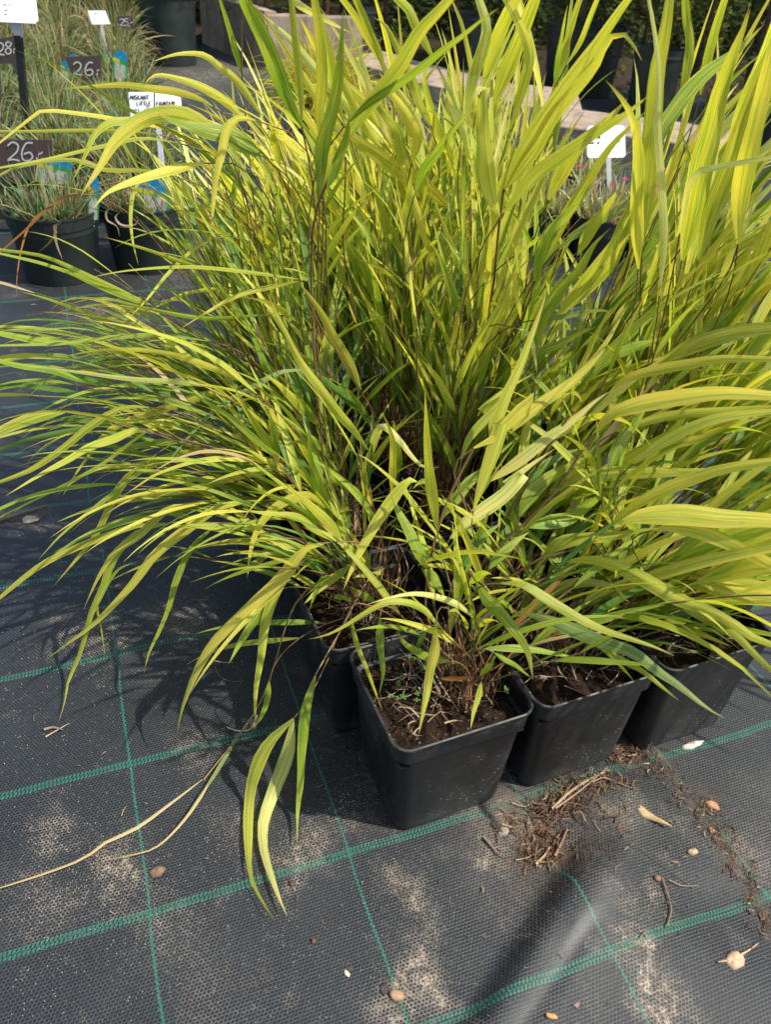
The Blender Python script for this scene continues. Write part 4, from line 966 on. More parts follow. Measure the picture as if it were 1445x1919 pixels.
for q, (tx, ty) in enumerate(((6, 10), (8, 20), (7, 28))): writing('~~ ~'[:4-q], tx, ty, 4, 3.30, M_INK, s5, wpx=.9, tilt=.55, zb=BASEZ(3.30, 44))
card('clip', [(13, 36), (38, 38), (40, 70), (28, 70), (24, 62)], 3.29, M_CLIP, s5, .014)
stake('pole', 33.5, 66, 49, 235, 12.5, 3.30, M_BLACK, s5, zend=0.01, th=.022)
s6 = sign('plant_label', at(188, 80, 5.9), 'small white board on a short white stake among the far grasses', 'plant label')
card('board', [(164, 20), (196, 20), (206, 45), (172, 46)], 5.9, M_WHITE, s6, tilt=.55); writing('~~~', 176, 27, 3, 5.9, M_INK, s6, wpx=.7, tilt=.55, zb=BASEZ(5.9, 46)); writing('~~', 176, 36, 3, 5.9, M_INK, s6, wpx=.7, tilt=.55, zb=BASEZ(5.9, 46))
stake('stake', 189, 44, 196, 90, 6, 5.904, M_WHITE, s6, zend=.12)
s7 = sign('plant_label', at(292, 300, 2.86), 'white board hand-lettered MISKANT LITTLE FOUNTAIN on a white post', 'plant label')
card('board', [(240, 173), (286, 172.5), (310, 175), (338, 183), (341, 213), (300, 218), (288, 236), (245, 222)], 2.86, M_WHITE, s7, tilt=.4)
card('peg', [(287.5, 173), (289.5, 173), (289.5, 205), (287.5, 205)], 2.855, M_BLACK, s7)
writing('MISKANT', 244, 186, 7.5, 2.86, M_INK, s7, tilt=.4, zb=BASEZ(2.86, 236), sp=.74, wpx=1.5); writing('LITTLE', 256, 197, 7, 2.86, M_INK, s7, tilt=.4, zb=BASEZ(2.86, 236), sp=.72, wpx=1.4); writing('FOUNTAIN', 293, 197, 6.5, 2.86, M_INK, s7, tilt=.4, zb=BASEZ(2.86, 236), sp=.72, wpx=1.4, slope=-.04); writing('WYS. 1.2 m', 247, 210, 6.5, 2.86, M_INK, s7, tilt=.4, zb=BASEZ(2.86, 236), sp=.8, wpx=1.3)
stake('stake', 294, 214, 303, 310, 9.5, 2.865, M_WHITE, s7, zend=.16)
s8 = sign('plant_label', at(1140, 400, 3.25), 'white board on a white post behind the golden blades at the right', 'plant label')
card('board', [(1101, 240), (1106, 236), (1168, 235), (1172, 240), (1173, 291), (1169, 295), (1104, 296), (1101, 291)], 3.25, M_WHITE, s8, tilt=.55)
for tx_, x_, y_, h_, w_ in (('M~A', 1110, 249, 8, 2.0), ('NGA', 1109, 259, 7, 2.0), ('~~ ~', 1105, 270, 6, 1.6), ('~', 1157, 267, 8, 2.4)): writing(tx_, x_, y_, h_, 3.25, M_INK, s8, sp=.85, wpx=w_, tilt=.55, zb=BASEZ(3.25, 296))
stake('stake', 1141, 294, 1143, 360, 9, 3.254, M_WHITE, s8, zend=.16)

def mat_tag():
    b = NB('printed_plant_tag'); uv = b.coord('UV'); U, V, _ = b.sep(uv)
    n = b.noise(b.vec(b.M('MULTIPLY', U, 22.0), b.M('MULTIPLY', V, 5.0)), 1.0, 4, .6, .6); n2 = b.noise(b.vec(b.M('MULTIPLY', U, 5.0), b.M('MULTIPLY', V, 26.0)), 1.0, 3)
    pic = b.mix(b.ss(n, .34, .5), (.06, .28, .09), (.62, .62, .54)); pic = b.mix(b.ss(b.M('ABSOLUTE', b.M('SUBTRACT', U, .5)), .30, .44), pic, (.05, .34, .10))
    edge = b.M('ADD', V, b.M('MULTIPLY', b.M('SUBTRACT', .5, U), -.22))
    yel = b.M('MULTIPLY', b.ss(edge, .52, .56), b.ss(U, .52, .40)); c = b.mix(b.ss(edge, .50, .56), pic, (.05, .33, .10)); c = b.mix(yel, c, (.70, .62, .03))
    blue = b.mix(b.M('MULTIPLY', b.ss(n2, .55, .62), .65), (.004, .26, .50), (.20, .50, .66)); c = b.mix(b.ss(edge, .66, .69), c, blue)
    return b.done(b.pbr(c, .3, None, .5))
M_TAG = mat_tag()
def tagcard(x0, y0, x1, y1, Y, label, lean=0, mat=M_TAG):
    base = at((x0+x1)/2, y1, Y); t = empty('plant_tag', tuple(base), label=label, cat='plant tag', group='blue-topped picture tags', kind='thing')
    w_ = x1-x0; h_ = y1-y0; out = [(x0, y1), (x1, y1), (x1, y0+h_*.28)]
    for k in range(1, 8): a = math.pi*k/8; out.append(((x0+x1)/2+w_/2*math.cos(a), y0+h_*.28-h_*.28*math.sin(a)))
    out.append((x0, y0+h_*.28)); out = [(x+lean*(y1-y)/h_, y) for x, y in out]; n = len(out)
    P = [at(x, y, Y) for x, y in out]; V = P+[p+Vector((0, .0012, 0)) for p in P]
    uv = [((x-lean*(y1-y)/h_-x0)/w_, (y1-y)/h_) for x, y in out]*2
    mesh_obj('card', V, [tuple(range(n)), tuple(range(2*n-1, n-1, -1))]+[(i, i+n, (i+1) % n+n, (i+1) % n) for i in range(n)], mat, t, uv=uv, smooth=False)
    stake('stem_pin', (x0+x1)/2, y1-1, (x0+x1)/2, y1+12, w_*.25, Y+.001, M_WHITE, t, th=.0015)
tagcard(254, 336, 319, 403, 2.66, 'biggest picture tag, blue and yellow topped, in the right lone black pot', 4)
tagcard(163, 329, 184, 412, 2.58, 'narrow blue-tipped tag at the right rim of the leftmost lone black pot', 2)
tagcard(68, 295, 134, 345, 2.74, 'wide blue tag half sunk in blades right below the large 26 price board', 0)
tagcard(211, 95, 238, 147, 4.82, 'blue-topped tag in the reddish pot beside the cloth path', 0)
tagcard(112, 114, 130, 150, 4.86, 'blue-topped tag peeping out left of the small 26 price board', 0)
tagcard(127, 101, 144, 130, 4.9, 'dark blue tag top showing over the corner of the small 26 price board', 0)
tagcard(196, 96, 206, 118, 5.3, 'small faded blue tag between the small price board and the reddish pot', 0)

# --- big container, concrete bed wall, slabs, conifers
def container(px, py, wpx, Y, H, label, name='plant_container', mat=M_TUB, group=None):
    c = gp(px, py); c = Vector((c.x*Y/c.y, Y, 0)); R = wpx*depth(Vector((c.x, Y, H)))/FPX/2
    t = empty(name, (c.x, Y, 0), label=label, cat='container', group=group, kind='thing')
    lathe('pot', [(R*.84, 0), (R*.85, .01), (R*.96, H*.86), (R*1.0, H*.865), (R*1.01, H*.90), (R*.985, H*.905), (R*1.0, H*.99), (R*1.01, H), (R*.95, H), (R*.94, H-.06)], c.x, Y, 0, mat, t)
    mesh_obj('soil', [(c.x+R*.94*math.cos(a*.3927), Y+R*.94*math.sin(a*.3927), H-.05) for a in range(16)], [tuple(range(16))], M_SOIL, t)
    return t, c, R
def conifer(x, y, z, H, R, label, cols, n=2600, parent_name='thuja_shrub', group='dark conifers behind the bed wall', sz=.05):
    t = empty(parent_name, (x, y, z), label=label, cat='conifer', group=group, kind='thing')
    stem_mesh('trunk', catmull([(x, y, z), (x+.02, y, z+H*.5), (x, y+.01, z+H*.92)], 6), .03, .008, t, (.10, .06, .04), (.10, .06, .04), 7)
    V, F, UV, CC = [], [], [], []
    for i in range(n):
        u = random.random()**.8; zz = z+H*u; a = random.uniform(0, 6.28)
        rr = R*(1-u**1.8)**.6*(.82+.22*math.sin(a*5+u*9)+.12*math.sin(a*11-u*17)); q = rr*(.55+.5*random.random()**.5)
        p = Vector((x+q*math.cos(a), y+q*math.sin(a), zz)); out = Vector((math.cos(a), math.sin(a), random.uniform(.1, 1.1))).normalized()
        s = Vector((-math.sin(a), math.cos(a), random.uniform(-.5, .5))).normalized(); L = sz*random.uniform(.5, 1.3); Wd = L*.5
        c = np.array(random.choice(cols))*random.uniform(.6, 1.3); b0 = len(V)
        for m in (-1, 0, 1):                     # three fingers of one flat spray
            d = (out+s*m*.75).normalized(); e0 = p; e1 = p+d*L*(1 if m == 0 else .8); w2 = d.cross(out.cross(s)).normalized()*Wd*.16; b0 = len(V)
            V += [e0-w2*.4, e0+w2*.4, e0.lerp(e1, .6)+w2, e1, e0.lerp(e1, .6)-w2]; F.append((b0, b0+1, b0+2, b0+3, b0+4)); UV += [(random.random(), .2)]*5; CC += [c*.8, c*.8, c, c*1.25, c]
    o = mesh_obj('foliage', V, F, M_CONIFER, t, uv=UV, col=CC); tag(o, kind='stuff')
    return t
random.seed(31)
DG = [(.040, .075, .022), (.065, .11, .028), (.026, .050, .018), (.095, .135, .030)]; YG = [(.15, .16, .02), (.08, .11, .022), (.21, .20, .03)]
container(322, 118, 112, 7.25, .52, 'big black round container at the head of the cloth path, against the bed wall')
wA, wB, wC = gp(379, 82), gp(499, 131), gp(548, 140)
def wall(name, A, B, h0, th, label, inward):
    d = (B-A); d.z = 0; L = d.length; d.normalize(); nrm = Vector((-d.y, d.x, 0))*inward*th; V, F = [], []; n = 14
    for i in range(n+1):
        p = A+d*(L*i/n); e0 = .006*noise.noise(Vector((i*.7, th, L)))
        for off, z in ((Vector(), -.02), (Vector(), h0-.012+e0), (nrm*.06, h0+e0), (nrm*.94, h0+e0), (nrm, h0-.012+e0), (nrm, -.02)): V.append((p.x+off.x, p.y+off.y, z))
    for i in range(n):
        for k in range(5): F.append((i*6+k, (i+1)*6+k, (i+1)*6+k+1, i*6+k+1))
    F += [tuple(range(6)), tuple(range(n*6+5, n*6-1, -1))]
    o = mesh_obj(name, V, F, M_CONC, None, smooth=False); return tag(o, label=label, cat='bed wall', group='concrete walls of the raised bed', kind='thing')
wC2 = wB+Vector((.75, .22, 0))
wall('bed_wall', wA, wB, .40, .10, 'stained concrete bed wall running from the big black container towards the camera', 1)
wall('bed_wall', wB+Vector((.02, .002, 0)), wC2, .38, .10, 'short sunlit end of the concrete bed wall behind the yellow tuft', 1)
bed = mesh_obj('bed_ground', [(wA.x+.05, wA.y, .30), (wB.x+.05, wB.y+.06, .30), (wC2.x, wC2.y+.08, .30), (wC2.x+.3, 14, .30), (wA.x-.2, 14, .30)], [(0, 1, 2, 3, 4)], M_BED); tag(bed, kind='structure')
far_bed = mesh_obj('hedge_ground', [(-9, 8.6, .004), (-2.2, 8.6, .004), (-1.0, 7.9, .004), (3.0, 7.0, .004), (12, 5.8, .004), (30, 5.8, .004), (30, 45, .004), (-30, 45, .004), (-30, 8.6, .004)], [tuple(range(9))], M_BED); tag(far_bed, kind='structure')
# shrubs: (pixel x at the foot, distance, height, radius)
names = iter(['behind the big black container', 'behind the long concrete bed wall', 'nearest the corner of the bed wall', 'seen through the golden blades at the top', 'between the tall blades at the top', 'with yellowish tips, right of the top centre', 'above the large container at the right', 'rising from the large container at the right', 'yellow-green, above the dark gap at the right', 'second yellow-green one, near the right corner', 'in the top right corner', 'at the far left behind the tall grasses', 'left of the big container behind the grasses', 'outside the right corner'])
SH = [(330, 7.3, 1.5, .42, DG, .45), (430, 8.6, 1.3, .48, DG, .28), (500, 8.0, 1.25, .40, DG, .28), (610, 8.3, 1.4, .48, DG, .28), (720, 8.8, 1.6, .50, DG, 0), (850, 8.6, 1.5, .52, DG, 0), (970, 8.3, 1.6, .50, DG, 0),
      (1085, 7.0, 1.4, .34, DG, .50), (1210, 7.0, 1.5, .50, DG+YG, .0), (1320, 6.7, 1.6, .50, YG+DG, 0), (1430, 6.4, 1.6, .48, DG+YG, 0), (60, 9.4, 1.7, .6, DG, 0), (200, 9.2, 1.7, .6, DG, 0), (1560, 6.3, 1.6, .5, DG, 0)]
for px, Yv, Hh, Rr, cc, z0 in SH:
    q = at(px, 60, Yv); conifer(q.x, Yv, z0, Hh, Rr, 'dark green thuja '+next(names), cc)
# dense hedge mass further back
V, F, UV, CC = [], [], [], []
for i in range(26000):
    x = random.uniform(-7, 9); yb = 10.2+.3*math.sin(x*2.1)+.15*math.sin(x*7); z = random.uniform(0, 2.3)+.2*math.sin(x*3)
    p = Vector((x, yb-random.random()**2*.5, z)); d = Vector((random.gauss(0, 1), random.uniform(-1, .2), random.uniform(-.2, 1))).normalized(); s = d.cross(Vector((random.gauss(0, 1), random.gauss(0, 1), random.gauss(0, 1)))).normalized()*.018
    L = random.uniform(.06, .14); b0 = len(V); V += [p-s, p+s, p+d*L]; F.append((b0, b0+1, b0+2)); c = np.array(random.choice(DG))*random.uniform(.5, 1.3); CC += [c]*3; UV += [(random.random(), .3)]*3
hd = mesh_obj('hedge', V, F, M_CONIFER, None, uv=UV, col=CC, origin=(1, 10.2, 0)); tag(hd, label='dense dark evergreen hedge closing off the nursery at the top', cat='hedge', kind='stuff')
hb = mesh_obj('hedge_inside', [(-9, 10.35, -.1), (11, 10.35, -.1), (11, 10.35, 2.1), (-9, 10.35, 2.1), (-9, 11.2, -.1), (11, 11.2, -.1), (11, 11.2, 2.1), (-9, 11.2, 2.1)], [(0, 1, 2, 3), (1, 5, 6, 2), (5, 4, 7, 6), (4, 0, 3, 7), (3, 2, 6, 7)], M_BED, hd, smooth=False)
# containers at the right
container(1083, 165, 150, 7.0, .46, 'wide black container holding a thuja, above the pale concrete slabs', group='black tubs at the back right')
container(1215, 205, 95, 6.3, .40, 'black container in deep shade right of the wide one', group='black tubs at the back right')
container(1420, 290, 130, 5.6, .44, 'dark green-black container at the right edge behind the tall blades', group='black tubs at the back right')
container(670, 70, 70, 8.0, .42, 'small dark container far off above the yellow tuft', group='black tubs at the back right')
container(880, 85, 80, 8.0, .42, 'dark container far off behind the crossing blades at top centre', group='black tubs at the back right')
# concrete slabs
def slab(quad, z, th, label):
    P = [gp(x, y, z) for x, y in quad]; V = [(p.x, p.y, p.z-.006) for p in P]+[(p.x*.997, p.y+(.004 if i > 1 else .006), p.z) for i, p in enumerate(P)]+[(p.x, p.y, z-th) for p in P]
    F = [(4, 5, 6, 7)]+[(i, (i+1) % 4, 4+(i+1) % 4, 4+i) for i in range(4)]+[(8+i, 8+(i+1) % 4, (i+1) % 4, i) for i in range(4)]+[(11, 10, 9, 8)]
    return tag(mesh_obj('concrete_slab', V, F, M_CONC, None, smooth=False, origin=(P[0].x, P[0].y, 0)), label=label, cat='slab', group='pale concrete slabs edging the tubs', kind='thing')
slab([(975, 197), (1092, 205), (1082, 168), (972, 157)], .13, .14, 'pale concrete slab left of the wide black tub, farthest of the stepped pair')
slab([(1050, 236), (1225, 262), (1225, 222), (1040, 200)], .13, .14, 'pale concrete slab behind the white board on the white post')
slab([(1228, 262), (1420, 292), (1420, 250), (1228, 222)], .13, .14, 'concrete slab running on to the right edge behind tall blades')
slab([(760, 150), (968, 192), (966, 158), (770, 112)], .10, .11, 'concrete slab seen in pieces through the crossing blades, top centre')
slab([(640, 112), (756, 143), (766, 108), (660, 82)], .08, .09, 'small concrete slab just right of the yellow tuft')
# yellow tuft and green one
GYL = [((.42, .36, .03), (.60, .54, .05)), ((.50, .42, .04), (.66, .58, .08)), ((.30, .32, .04), (.50, .48, .06))]
q = at(607, 200, 4.9); grass_pot(q.x, 4.9, 'fine bright yellow grass tuft in a black pot before the wall corner', R=.155, H=.19, n=900, hgt=.42, cols=GYL, wid=.006, lean=.85, droop=2.8, group='small plants behind the golden grasses')
q = at(885, 215, 4.6); grass_pot(q.x, 4.6, 'grey-green small grass behind the golden blades, top centre', R=.13, H=.16, n=260, hgt=.26, cols=CG, wid=.006, group='small plants behind the golden grasses')
q = at(760, 330, 3.9); grass_pot(q.x, 3.9, 'low grass in a black pot glimpsed between the cream blades', R=.12, H=.16, n=200, hgt=.2, cols=CST, wid=.005, group='small plants behind the golden grasses')
PV = [((.42, .42, .16), (.62, .58, .32)), ((.25, .32, .08), (.52, .52, .22)), ((.30, .36, .20), (.45, .48, .35)), ((.38, .26, .16), (.50, .38, .26))]
for px, Yv, lab, fl in ((1035, 3.15, 'cream-striped small plant in a black pot left of the white post', 1), (1128, 3.08, 'cream-striped plant with a pink bloom in the black pot at the white post', 1), (1215, 3.12, 'cream-striped plant in a black pot right of the white post', 1), (1305, 3.2, 'cream-striped plant in a black pot mostly behind the tall right blades', 0), (1080, 3.7, 'pale reedy plant in a black pot behind the post', 0)):
    q = at(px, 420, Yv); t = grass_pot(q.x, Yv, lab, R=.115, H=.17, n=150, hgt=.17, cols=PV, wid=.011, lean=.6, droop=2.0, group='small striped plants around the white post')
    if fl:
        for m in range(3):
            a = random.uniform(0, 6.28); c = Vector((q.x+.07*math.cos(a), Yv-.03+.07*math.sin(a), .17+random.uniform(.08, .15))); V, F = [], []
            for k in range(6):
                b_ = k*1.047; d = Vector((math.cos(b_), math.sin(b_), .5)).normalized(); s = Vector((-math.sin(b_), math.cos(b_), 0))*.006; V += [c, c+d*.010+s, c+d*.018, c+d*.010-s]; F.append((4*k, 4*k+1, 4*k+2, 4*k+3))
            mesh_obj('bloom', V, F, M_GREEN, t, col=[(.62, .06, .12)]*len(V), uv=[(0, 0)]*len(V))
# ------------------------------------------------------------------ litter on the cloth
random.seed(77)
def gpt(px, py, up=0.0):
    g = gp(px, py); return Vector((g.x, g.y, hz(g.x, g.y)+up))
def flake(name, pts, cup, label, cat, col, th=.0012, group=None, up=.0015, tiltv=0.0, mat=None):
    """a small curved chip, petal or leaf from its outline on the ground (photograph pixels)"""
    cup *= .42; P = [gpt(x, y) for x, y in pts]; n = len(P); c = sum(P, Vector())/n; V = []; CC = []; tiltv = tiltv or random.uniform(-.25, .25); up += abs(tiltv)*.004
    rings = [(1.0, 0.0), (.66, .75), (.3, 1.0)]
    for q, h in rings:
        for i, p in enumerate(P):
            v = c+(p-c)*q; V.append(Vector((v.x, v.y, c.z+up+cup*h+.0010*math.sin(i*2.3+q*5)+random.uniform(-.0005, .0005)+tiltv*(p.x-c.x)*q))); CC.append(tuple(a*(.75+.35*h+.12*math.sin(i*1.7)) for a in col))
    V.append(Vector((c.x, c.y, c.z+up+cup))); CC.append(col)
    V += [Vector((v.x, v.y, v.z-th)) for v in V[:n]]; CC += [tuple(a*.6 for a in col)]*n
    F = []
    for r in range(2):
        for i in range(n): j = (i+1) % n; F.append((r*n+i, r*n+j, (r+1)*n+j, (r+1)*n+i))
    F += [(2*n+i, 2*n+(i+1) % n, 3*n) for i in range(n)]+[(3*n+1+i, 3*n+1+(i+1) % n, (i+1) % n, i) for i in range(n)]+[tuple(3*n+1+i for i in range(n))[::-1]]
    o = mesh_obj(name, V, F, mat or M_DRY, None, col=CC, origin=tuple(c)); return tag(o, label=label, cat=cat, group=group, kind='thing')
def ell(cx, cy, rx, ry, rot=0, n=11, j=.12):
    return [(cx+(rx*math.cos(a)*math.cos(rot)-ry*math.sin(a)*math.sin(rot))*(1+random.uniform(-j, j)), cy+(rx*math.cos(a)*math.sin(rot)+ry*math.sin(a)*math.cos(rot))*(1+random.uniform(-j, j))) for a in [2*math.pi*k/n for k in range(n)]]
def twig(pts, r, label, col, name='twig', group=None, lifts=None, side=None):
    P = [gpt(x, y, (lifts[i] if lifts else .002)+r) for i, (x, y) in enumerate(pts)]; C = catmull([tuple(p) for p in P], 12)
    V, UV, CC, F = tube_arrays(C, r, r*.55, 6, col, tuple(v*.8 for v in col))
    o = mesh_obj(name, V, F, M_DRY, None, uv=UV, col=CC, origin=tuple(P[0])); return tag(o, label=label, cat=name.replace('_', ' '), group=group, kind='thing')
flake('dry_leaf', [(1178, 1508), (1190, 1510), (1205, 1521), (1222, 1534), (1240, 1548), (1256, 1559), (1250, 1558), (1230, 1550), (1208, 1540), (1190, 1529), (1181, 1518)], .004, 'long straw-coloured dead leaf lying on the grey cloth below the front pots', 'dry leaf', (.52, .38, .20))
flake('seed_wing', ell(1374, 1806, 19, 16, .5), .006, 'round pale tan seed wing with a stalk near the lower right corner', 'seed wing', (.60, .42, .27))
twig([(1385, 1796), (1402, 1785), (1419, 1772)], .0016, 'straight tan stalk of the round seed wing, lower right', (.48, .34, .22), 'stalk'); twig([(1358, 1808), (1341, 1811)], .0014, 'short stub stalk on the left of the round seed wing', (.48, .34, .22), 'stalk')
flake('seed_wing', ell(744, 1866, 15, 12, .2), .004, 'brown veined seed wing on sand at the bottom beside a dark chip', 'seed wing', (.36, .23, .14))
flake('bark_chip', [(711, 1846), (722, 1842), (729, 1850), (728, 1862), (718, 1866), (711, 1857)], .003, 'dark grey chip touching the brown seed wing at the bottom', 'bark chip', (.07, .055, .055))
flake('seed_wing', ell(943, 1558, 12, 9, .3), .004, 'pale rounded seed husk just right of the front pot foot', 'seed husk', (.50, .42, .33))
flake('husk', ell(650, 1825, 8, 5, .9, 8), .004, 'small pale cream husk alone on the cloth near the bottom centre', 'husk', (.66, .56, .40))
flake('bark_chip', ell(294, 1634, 19, 11, -.25, 9, .2), .007, 'rough brown bark chip where the left green thread passes', 'bark chip', (.22, .14, .09))
flake('husk', [(1276, 1394), (1290, 1389), (1308, 1387), (1321, 1388), (1314, 1396), (1300, 1401), (1284, 1401)], .007, 'shiny whitish curved husk leaning against the rightmost front pot', 'husk', (.66, .60, .52))
flake('dry_leaf', [(1321, 1499), (1334, 1498), (1347, 1506), (1352, 1516), (1344, 1517), (1330, 1511), (1322, 1505)], .006, 'curled orange-brown leaf scrap on the cloth seam at the right', 'dry leaf', (.48, .27, .14))
flake('husk', ell(1297, 1600, 11, 7, .1, 9, .1), .006, 'curved tan husk below the seam, right side', 'husk', (.42, .31, .22))
flake('husk', ell(1333, 1558, 7, 4, .8, 8), .003, 'tiny tan husk just left of the cloth seam', 'husk', (.44, .30, .20))
flake('bark_chip', ell(230, 1097, 22, 8, -.12, 10, .22), .010, 'dark bark piece lying on the left green thread under hanging blades', 'bark chip', (.17, .10, .07))
flake('wood_chip', [(37, 974), (48, 969), (62, 969), (75, 975), (74, 980), (58, 983), (44, 982)], .008, 'pale beige wood chip at the left beside a grey stick', 'wood chip', (.56, .44, .33))
twig([(-10, 983), (40, 968), (92, 954)], .0045, 'thick grey-brown stick at the left edge lying along the green band', (.27, .19, .14), 'stick')
twig([(83, 1372), (100, 1368), (118, 1372)], .0022, 'small grey-brown splinter at the left, lower of a crossing pair', (.28, .20, .15), 'splinter')
twig([(86, 1385), (108, 1372), (130, 1359)], .0012, 'thin pale splinter crossing over another at the left', (.46, .33, .24), 'splinter')
twig([(402, 1242), (418, 1245), (437, 1245)], .0015, 'short pinkish straw under the hanging blades, left centre', (.44, .27, .22), 'straw'); twig([(403, 1252), (410, 1268), (430, 1278), (458, 1278)], .0006, 'fine curved root fibre below the pinkish straw', (.30, .22, .17), 'fibre')
twig([(426, 1366), (445, 1372), (470, 1370), (483, 1356)], .0016, 'forked pale straw at the foot of the long trailing shoot', (.46, .34, .28), 'straw', lifts=(.003, .003, .005, .02))
twig([(1238, 1653), (1250, 1690), (1254, 1715), (1244, 1748)], .0016, 'curved grey-brown twig hanging down from a small knot, right side', (.24, .17, .12)); twig([(1252, 1655), (1275, 1664), (1309, 1663)], .0009, 'thin pale twig pointing right from the same small knot', (.38, .28, .20))
flake('bark_chip', ell(1230, 1652, 9, 6, .3, 8, .2), .006, 'small reddish knot at the head of two thin twigs, right side', 'bark chip', (.24, .13, .09))
twig([(1034, 1519), (1065, 1492), (1100, 1472), (1140, 1452)], .0026, 'thick pale straw lying against the foot of the middle front pot', (.42, .31, .21), 'straw'); twig([(1040, 1520), (1080, 1496), (1135, 1450)], .0016, 'second pale straw running beside the thick one at the pot foot', (.36, .25, .17), 'straw', lifts=(.006, .007, .006))
twig([(1122, 1466), (1150, 1477), (1192, 1490)], .0009, 'long thin straw pointing right from the litter heap', (.34, .26, .18), 'straw'); twig([(1004, 1620), (1022, 1600), (1032, 1584)], .0022, 'broad dead blade lying in the litter heap, lower end', (.46, .34, .22), 'straw')
twig([(1040, 1604), (1052, 1580), (1063, 1555)], .0026, 'brown sheath standing at the lower edge of the litter heap', (.28, .17, .10), 'straw'); twig([(967, 1612), (990, 1605), (1020, 1585)], .0010, 'thin bent straw at the left of the litter heap', (.38, .29, .20), 'straw')
twig([(907, 1574), (920, 1588), (935, 1605)], .0022, 'short brown splinter right of the front pot on sand', (.30, .20, .13), 'splinter')
twig([(1225, 1386), (1214, 1398), (1213, 1410), (1236, 1370)], .0009, 'fine root fibre at the foot of the rightmost front pot', (.24, .15, .10), 'fibre', lifts=(.05, .02, .003, .06))
twig([(1300, 1668), (1190, 1590), (1180, 1560)], .0004, 'hair-thin thread across the bulge in the cloth', (.20, .16, .13), 'fibre')
flake('bark_chip', ell(547, 1655, 7, 6, .3, 7, .2), .004, 'small dark brown crumb below the green band, left of the crossing', 'bark chip', (.12, .065, .05))
flake('bark_chip', ell(587, 1763, 5, 6, .3, 7, .2), .004, 'small reddish crumb on the cloth near the bottom centre', 'bark chip', (.15, .075, .05))
flake('wood_chip', [(1068, 1893), (1083, 1885), (1081, 1900)], .002, 'small three-cornered chip at the bottom edge right of centre', 'wood chip', (.26, .18, .15), group=None)
flake('dry_leaf', [(1195, 1766), (1206, 1753), (1203, 1760), (1190, 1772)], .003, 'thin tan scrap lying on the green band at the lower right', 'dry leaf', (.36, .25, .17))
flake('husk', ell(1030, 1915, 14, 6, .2, 9, .15), .004, 'orange-brown husk cut by the bottom edge', 'husk', (.46, .27, .12))

def litter(name, spots, label, lens, wids, cols):
    bl = []
    for px, py, rx, ry, n in spots:
        for _ in range(n):
            x, y = random.gauss(px, rx), random.gauss(py, ry); g = gpt(x, y, random.uniform(.0008, .007)); a = random.uniform(0, 6.28); l = random.uniform(*lens)*(2 if random.random() < .12 else 1)
            d = Vector((math.cos(a), math.sin(a), random.gauss(0, .12)))*l*.5; k = Vector((-d.y, d.x, abs(random.gauss(0, .002))))*random.gauss(0, .5)
            P = [g-d, g+k, g+d]; 
            for p in P: p.z = max(p.z, hz(p.x, p.y)+.0008)
            c = random.choice(cols); j = random.uniform(.6, 1.2); c = tuple(v*j for v in c); bl.append((catmull([tuple(p) for p in P], 5), random.uniform(*wids), c, c))
    return blades_obj(name, None, bl, M_DRY, label=label)
BRN = [(.18, .10, .06), (.11, .06, .035), (.24, .155, .09), (.36, .26, .16), (.20, .105, .055), (.09, .05, .03)]
o = litter('plant_litter', [(1025, 1560, 22, 30, 230), (1050, 1510, 30, 12, 190), (1110, 1472, 32, 8, 150), (1165, 1420, 22, 10, 110), (1000, 1595, 22, 14, 60), (960, 1545, 24, 18, 40), (1110, 1535, 34, 22, 25)],
           'heap of straw shreds and brown fibres drifted against the front pots', (.006, .026), (.0006, .0026), BRN); tag(o, kind='stuff')
o = litter('plant_litter', [(1200, 1420, 20, 8, 40), (1240, 1445, 18, 14, 60), (1275, 1485, 16, 16, 60), (1325, 1520, 14, 16, 60), (1345, 1560, 12, 14, 60), (1375, 1610, 10, 22, 70), (1410, 1670, 9, 28, 80), (1435, 1730, 8, 20, 50)],
           'line of brown crumbs and fibres caught along the cloth seam at the right', (.003, .012), (.0006, .0022), BRN); tag(o, kind='stuff')
o = litter('plant_litter', [(720, 1440, 16, 34, 190), (640, 1330, 14, 30, 80), (745, 1530, 16, 12, 40), (590, 1470, 10, 26, 30)],
           'reddish root fibres on the shaded cloth left of the front pot', (.004, .018), (.0004, .0014), [(.16, .07, .05), (.10, .05, .035), (.24, .13, .09)]); tag(o, kind='stuff')
o = litter('plant_litter', [(700, 1700, 420, 160, 150), (1250, 1600, 130, 120, 90), (200, 1300, 160, 220, 110), (180, 950, 120, 90, 90), (200, 590, 90, 25, 120), (400, 135, 60, 14, 200), (700, 560, 300, 60, 60), (1350, 1000, 80, 60, 40)],
           'scattered specks of straw and bark across the open cloth', (.002, .010), (.0005, .0020), BRN); tag(o, kind='stuff')
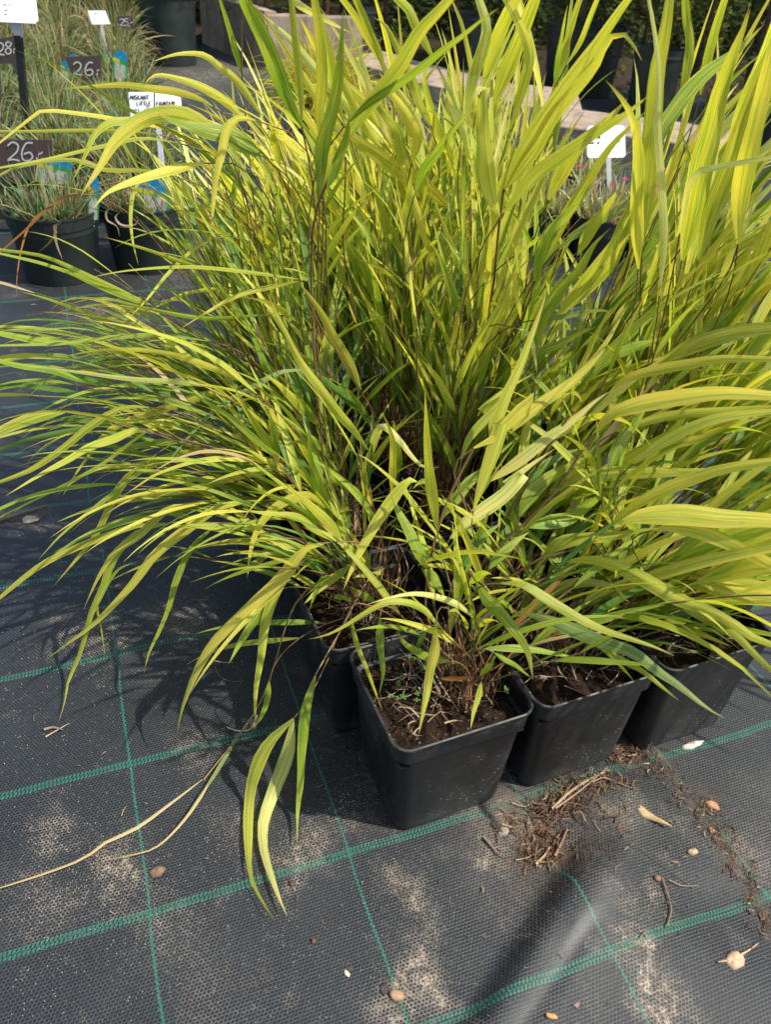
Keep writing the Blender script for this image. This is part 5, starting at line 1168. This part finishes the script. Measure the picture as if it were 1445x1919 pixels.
# coarse sand grains
V, F, CC = [], [], []
spots = [(gp(px, py), r, a) for px, py, r, a in SAND if py > 900]
for i in range(15000):
    if i % 5 < 3: g, r, a = random.choice(spots); x, y = random.gauss(g.x, r*.75), random.gauss(g.y, r*.8)
    else: q = gp(random.uniform(-50, 1500), random.uniform(950, 1960)); x, y = q.x, q.y
    if random.random() < .35: x += random.gauss(0, .02); y += random.gauss(0, .02)
    s = random.uniform(.0004, .0010); b0 = len(V); z = hz(x, y) if i % 3 == 0 else hz(x, y)
    a = random.uniform(0, 6.28)
    for k in range(3): V.append((x+s*math.cos(a+k*2.09), y+s*math.sin(a+k*2.09), z))
    V.append((x+s*.2, y, z+s*1.3)); F += [(b0, b0+1, b0+3), (b0+1, b0+2, b0+3), (b0+2, b0, b0+3)]
    c = random.choice([(.55, .46, .34), (.42, .33, .23), (.62, .55, .44), (.30, .22, .15)]); CC += [c]*4
o = mesh_obj('sand', V, F, M_DRY, None, col=CC, smooth=False); tag(o, label='coarse pale sand grains strewn over the black woven cloth', kind='stuff')
# tiny clover seedlings and moss on the front pots
for (i, j), pts in {(0, 0): ((795, 1252, 6), (765, 1230, 4), (743, 1285, 3), (745, 1303, 4), (780, 1303, 3), (950, 1290, 3)), (2, 0): ((1183, 1210, 3), (1420, 1172, 3))}.items():
    t = PLANT[(i, j)]
    for px, py, m in pts:
        V, F = [], []; c = gp(px, py, .185)
        for s in range(m):
            q = c+Vector((random.gauss(0, .006), random.gauss(0, .005), random.uniform(-.003, .006)))
            for k in range(3):
                a = k*2.09+s; d = Vector((math.cos(a), math.sin(a), .15)); u = Vector((-d.y, d.x, 0)); b0 = len(V); V += [q, q+d*.0022+u*.0019, q+d*.0040+u*.0008, q+d*.0040-u*.0008, q+d*.0022-u*.0019]; F.append((b0, b0+1, b0+2, b0+3, b0+4))
        mesh_obj('seedling', V, F, M_GREEN, t, col=[(.12, .24, .05)]*len(V), uv=[(.2, .2)]*len(V))
# dark plastic strip standing in the rightmost pot
t = PLANT[(2, 0)]; a, b_ = gp(1325, 1232, .176), gp(1412, 1132, .176)
n_ = Vector((-(b_-a).y, (b_-a).x, 0)).normalized()*.0012; V = []
for p in (a, b_):
    for q in (n_, -n_):
        for z in (.150, .194): V.append(Vector((p.x, p.y, z))+q)
mesh_obj('divider_strip', V, [(0, 1, 5, 4), (2, 6, 7, 3), (1, 3, 7, 5), (0, 2, 3, 1), (4, 5, 7, 6)], M_POT, t, smooth=False)
